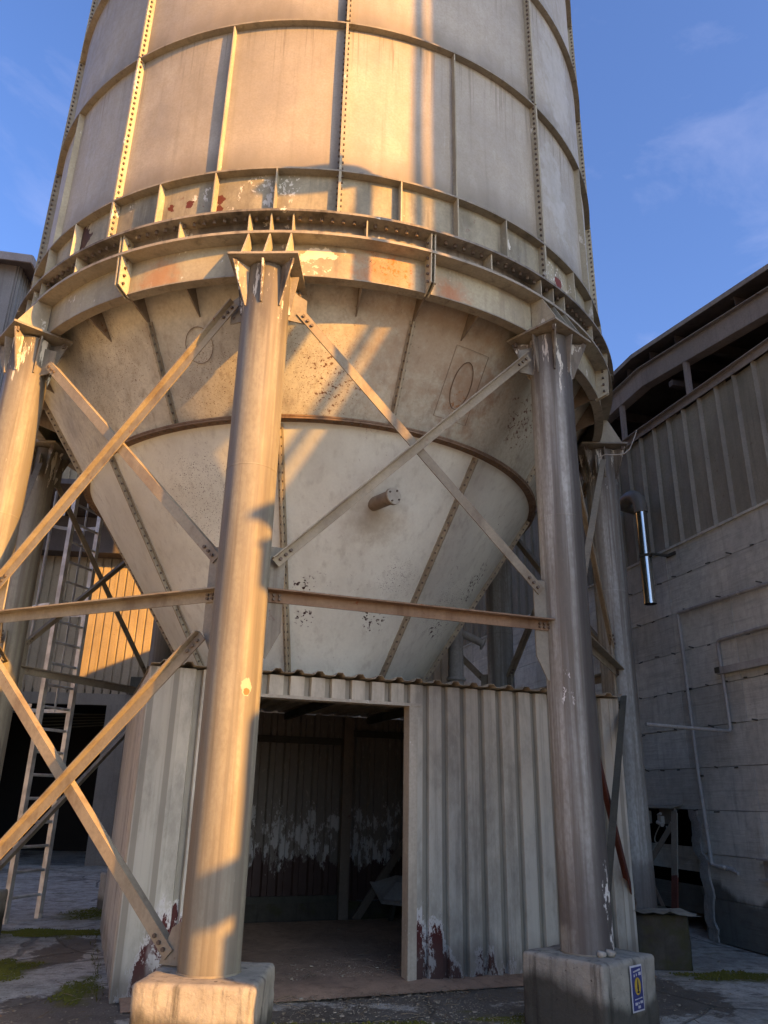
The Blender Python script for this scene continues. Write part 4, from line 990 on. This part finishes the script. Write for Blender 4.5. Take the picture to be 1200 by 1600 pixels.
MB().box((-2.5, YM-.3, 7.55), (21, .5, .9)).build('crane_beam', 'darktimber', mill)
MB().box((-2.5, YM+3, 10.75), (23.4, 7, .12)).build('roof_slab', 'darktimber', mill)
MB().box((-2.5, YM+6.4, 5.3), (23, .2, 10.6)).build('rear_wall', 'pale', mill)
# racks glimpsed in the doorway
for i in range(5):
    MB().tube([(-6.8, YM+1.5, 3.0+.09*i), (-4.7, YM+2.2, 3.25+.06*i)], .018, 5).build('roof_truss', 'dkpipe', mill)
MB().box((-3.2, YM-.12, 4.05), (1.7, .05, .05)).box((-4.0, YM-.12, 3.95), (.3, .1, .42)).build('wall_light', 'dkpipe', mill)
# bigger timber-clad building at upper left
tb = thing('timber_tower', 'tall grey clad building with overhanging roof at the upper left edge', 'building', (-8, 8, 0))
cx, cy, H = -7.62, 7.4, 13.9
clad_wall(tb, V(0, cy, 0), V(1, 0, 0), V(0, -1, 0), -14, cx, 4.2, H, .45, .40, .012, .03, 1.35, 'millclad2')
clad_wall(tb, V(cx, 0, 0), V(0, 1, 0), V(1, 0, 0), cy, 9.95, 4.2, H, .14, .06, .02, .04, .85, 'millclad2')
MB().box((-10.8, cy+1.0, 4.1), (6.3, 2.0, .2)).build('floor_slab', 'pale', tb)
for x in (-7.8, -10.8, -13.8): MB().box((x, cy+.2, 2.0), (.3, .3, 4.0)).build('post', 'pale', tb)
MB().slab([V(-14.4, cy-.35, H+.35), V(cx+.38, cy-.35, H-.08), V(cx+.38, 12, H-.08), V(-14.4, 12, H+.35)], ZV, .12).build('roof', 'darktimber', tb)
MB().slab([V(-14.4, cy-.37, H+.22), V(cx+.40, cy-.37, H-.24), V(cx+.40, cy-.37, H-.02), V(-14.4, cy-.37, H+.42)], V(0, 1, 0), .04).slab([V(cx+.40, cy-.35, H-.24), V(cx+.40, 12, H-.24), V(cx+.40, 12, H-.02), V(cx+.40, cy-.35, H-.02)], V(1, 0, 0), .04).build('roof_fascia', 'fascia', tb)

# caged ladder
ld = thing('caged_ladder', 'tall pale steel ladder with safety hoops standing behind the silo legs on the left', 'ladder', (-3.36, 1.88, 0))
a, b = V(-3.50, 1.62, 0), V(-3.25, 2.12, 0); ld_u = (b-a).normalized(); ld_w = V(-ld_u.y, ld_u.x, 0)
if ld_w.x > 0: ld_w = -ld_w
for p in (a, b): MB().box(p+ZV*2.95, (.065, .07, 5.9), ld_u, ld_w, ZV).box(p+ZV*.04, (.03, .1, .08), ld_u, ld_w, ZV).build('rail', 'galv', ld)
z = .3
while z < 5.85:
    MB().tube([a+ZV*z, b+ZV*z], .019, 8).build('rung', 'galv', ld, True); z += .29
cc = (a+b)/2+ld_w*.08
for z in (2.62, 4.0, 5.35):
    pts = [cc+ld_u*.34*cos(q)+ld_w*(.02+.58*sin(q))+ZV*z for q in [pi*i/16 for i in range(17)]]
    m = MB()
    for p, q in zip(pts[:-1], pts[1:]): m.slab([p-ZV*.025, q-ZV*.025, q+ZV*.025, p+ZV*.025], (q-p).cross(ZV), .006)
    m.build('cage_hoop', 'galv', ld)
for q in (pi*.12, pi*.5, pi*.86):
    p = cc+ld_u*.34*cos(q)+ld_w*(.02+.58*sin(q)); MB().box(p+ZV*4.25, (.035, .006, 3.3), ld_u, ld_w, ZV).build('cage_strap', 'galv', ld)

# ------------------------------------------------------------------ out of view, casting the shadows seen in the picture
e_, s_ = V(.673, .740, 0), V(.740, -.673, 0)
def G(u, L_, z=0): return e_*(u-1.97)+s_*L_+ZV*z
tw = thing('neighbour_tower', 'tall concrete tower standing behind the viewpoint, its edge shading the silo', 'tower', G(2.7, 18))
MB().box(G(2.78, 19.5, 9.5), (5.55, 6, 19), e_, s_, ZV).build('tower_shaft', 'wallconc', tw)
MB().box(G(2.78, 19.5, 19.1), (5.55, 6.4, .25), e_, s_, ZV).build('tower_roof', 'fascia', tw)
tag(MB().tube([G(-.10, 14.5), G(-.10, 14.5, 16)], .052, 12).build('steel_mast', 'pipe', None, True), 'slim steel mast beside the tower behind the viewpoint', 'mast')
lp = thing('street_lamp', 'street lamp with an oval head standing behind the viewpoint', 'lamp', G(-.52, 8.5))
MB().tube([G(-.52, 8.5), G(-.52, 8.5, 8.7)], [.075, .06], 14).build('lamp_post', 'pipe', lp, True)
m = MB(); N_ = 16; vs = []; hc = G(-.81, 8.5, 8.80)
for j in range(1, 8):
    ph_ = -pi/2+pi*j/8
    for i in range(N_): vs.append(hc+e_*.36*cos(ph_)*cos(2*pi*i/N_)+s_*.2*cos(ph_)*sin(2*pi*i/N_)+ZV*.16*sin(ph_))
fs = [(j*N_+i, j*N_+(i+1) % N_, (j+1)*N_+(i+1) % N_, (j+1)*N_+i) for j in range(6) for i in range(N_)]+[tuple(range(N_)), tuple(6*N_+i for i in range(N_))]
m.add(vs, fs).build('lamp_head', 'white', lp, True)

yb = thing('bounce_store', 'unseen long low pale store, added left of the viewpoint to bounce sunlight', 'building', (-11.5, -8, 0))  # added store, unseen; its sunlit wall bounces warm light into the yard
M['render'] = concrete('bounce_wall_render', (.56, .57, .56), (.46, .47, .46), pits=.2, streaks=.25)  # pale so that the added store reflects more light
MB().box((-12.0, -9, 2.9), (1.0, 22, 5.8)).build('wall', 'render', yb)
MB().slab([V(-11.2, -20.4, 5.85), V(-11.2, 2.4, 5.85), V(-15, 2.4, 7.0), V(-15, -20.4, 7.0)], ZV, .1).build('roof', 'fascia', yb)
for i in range(5): MB().box((-11.49, -16+4*i, 4.6), (.04, 1.6, 1.1)).build('window', 'black', yb)
MB().box((-11.48, -4, 1.6), (.06, 3.2, 3.2)).build('door', 'fascia', yb)
# ------------------------------------------------------------------ litter and moss on the ground
rnd = random.Random(21); m = MB(); m2 = MB()
def inside_shed(x, y):
    p = V(x, y, 0); return -1.9 < p.dot(TS) < 3.1 and -1.8 < p.dot(NS) < 1.6
for i in range(5200):
    if i % 3: x, y = rnd.gauss(.9, 1.1), rnd.gauss(-2.2, .75)
    else: x, y = rnd.uniform(-5, 5), rnd.uniform(-4.6, 3.5)
    s = rnd.uniform(.0015, .006)*(2.5 if rnd.random() < .03 else 1); a = rnd.uniform(0, 6)
    c = V(x, y, .012 if not inside_shed(x, y) else .05); m.box(c, (s*2.2, s*1.4, s*.7), (cos(a), sin(a), 0), (-sin(a), cos(a), 0), ZV)
tag(m.build('scattered_chips', 'chips', None), 'pale grit and paint chips strewn over the yard in front of the shed', 'litter', kind='stuff')
for i in range(260):
    x, y = rnd.gauss(.7, 1.1), rnd.gauss(-1.9, .8); a = rnd.uniform(0, 6); l = rnd.uniform(.04, .16)
    c = V(x, y, .014 if not inside_shed(x, y) else .055); m2.tube([c, c+V(cos(a)*l*.5, sin(a)*l*.5, .006), c+V(cos(a+.2)*l, sin(a+.2)*l, 0)], .0022, 4)
mw = MB()
for i in range(240):
    q = rnd.random()
    if q < .5: p_ = S(rnd.uniform(.75, 3.0), 1.80+rnd.uniform(0, .06))
    elif q < .75: p_ = S(-1.93-rnd.uniform(0, .08), rnd.uniform(-1.4, 1.7))
    else: p_ = V(rnd.uniform(-2.9, -2.0), rnd.uniform(.6, 1.1), .02)
    for j in range(3):
        a = rnd.uniform(0, 6.28); h = rnd.uniform(.015, .055); d = V(cos(a), sin(a), 0); sd = V(-sin(a), cos(a), 0)*.003
        mw.add([p_-sd, p_+sd, p_+d*h*.5+ZV*h], [(0, 1, 2)])
tag(mw.build('weed_tufts', 'moss', None), 'tiny green weed tufts along the foot of the shed walls', 'weeds', kind='stuff')
tag(m2.build('dry_stalks', 'straw', None), 'thin dry stalks scattered by the shed doorway', 'litter', kind='stuff')
m = MB()
for (cx_, cy_, rx, ry), cnt in zip(MOSS, (3000, 1700, 1000, 1700, 1100, 1100, 900, 500)):
    for i in range(cnt):
        q = sqrt(rnd.random()); a = rnd.uniform(0, 2*pi); q *= .75+.25*sin(a*5+cx_*3)+rnd.gauss(0, .06)
        x, y = cx_+rx*q*cos(a), cy_+ry*q*sin(a); s = rnd.uniform(.006, .017); z = .028 if (y > .65 and x < -1.9) else 0
        c = V(x, y, z); m.add([c+V(s, 0, 0), c+V(-s*.5, s*.86, 0), c+V(-s*.5, -s*.86, 0), c+V(rnd.uniform(-s, s)*.4, rnd.uniform(-s, s)*.4, s*rnd.uniform(.5, 1.1))], [(0, 1, 3), (1, 2, 3), (2, 0, 3)])
tag(m.build('moss_patches', 'moss', None), 'olive green moss growing in patches on the yard concrete', 'moss', kind='stuff')
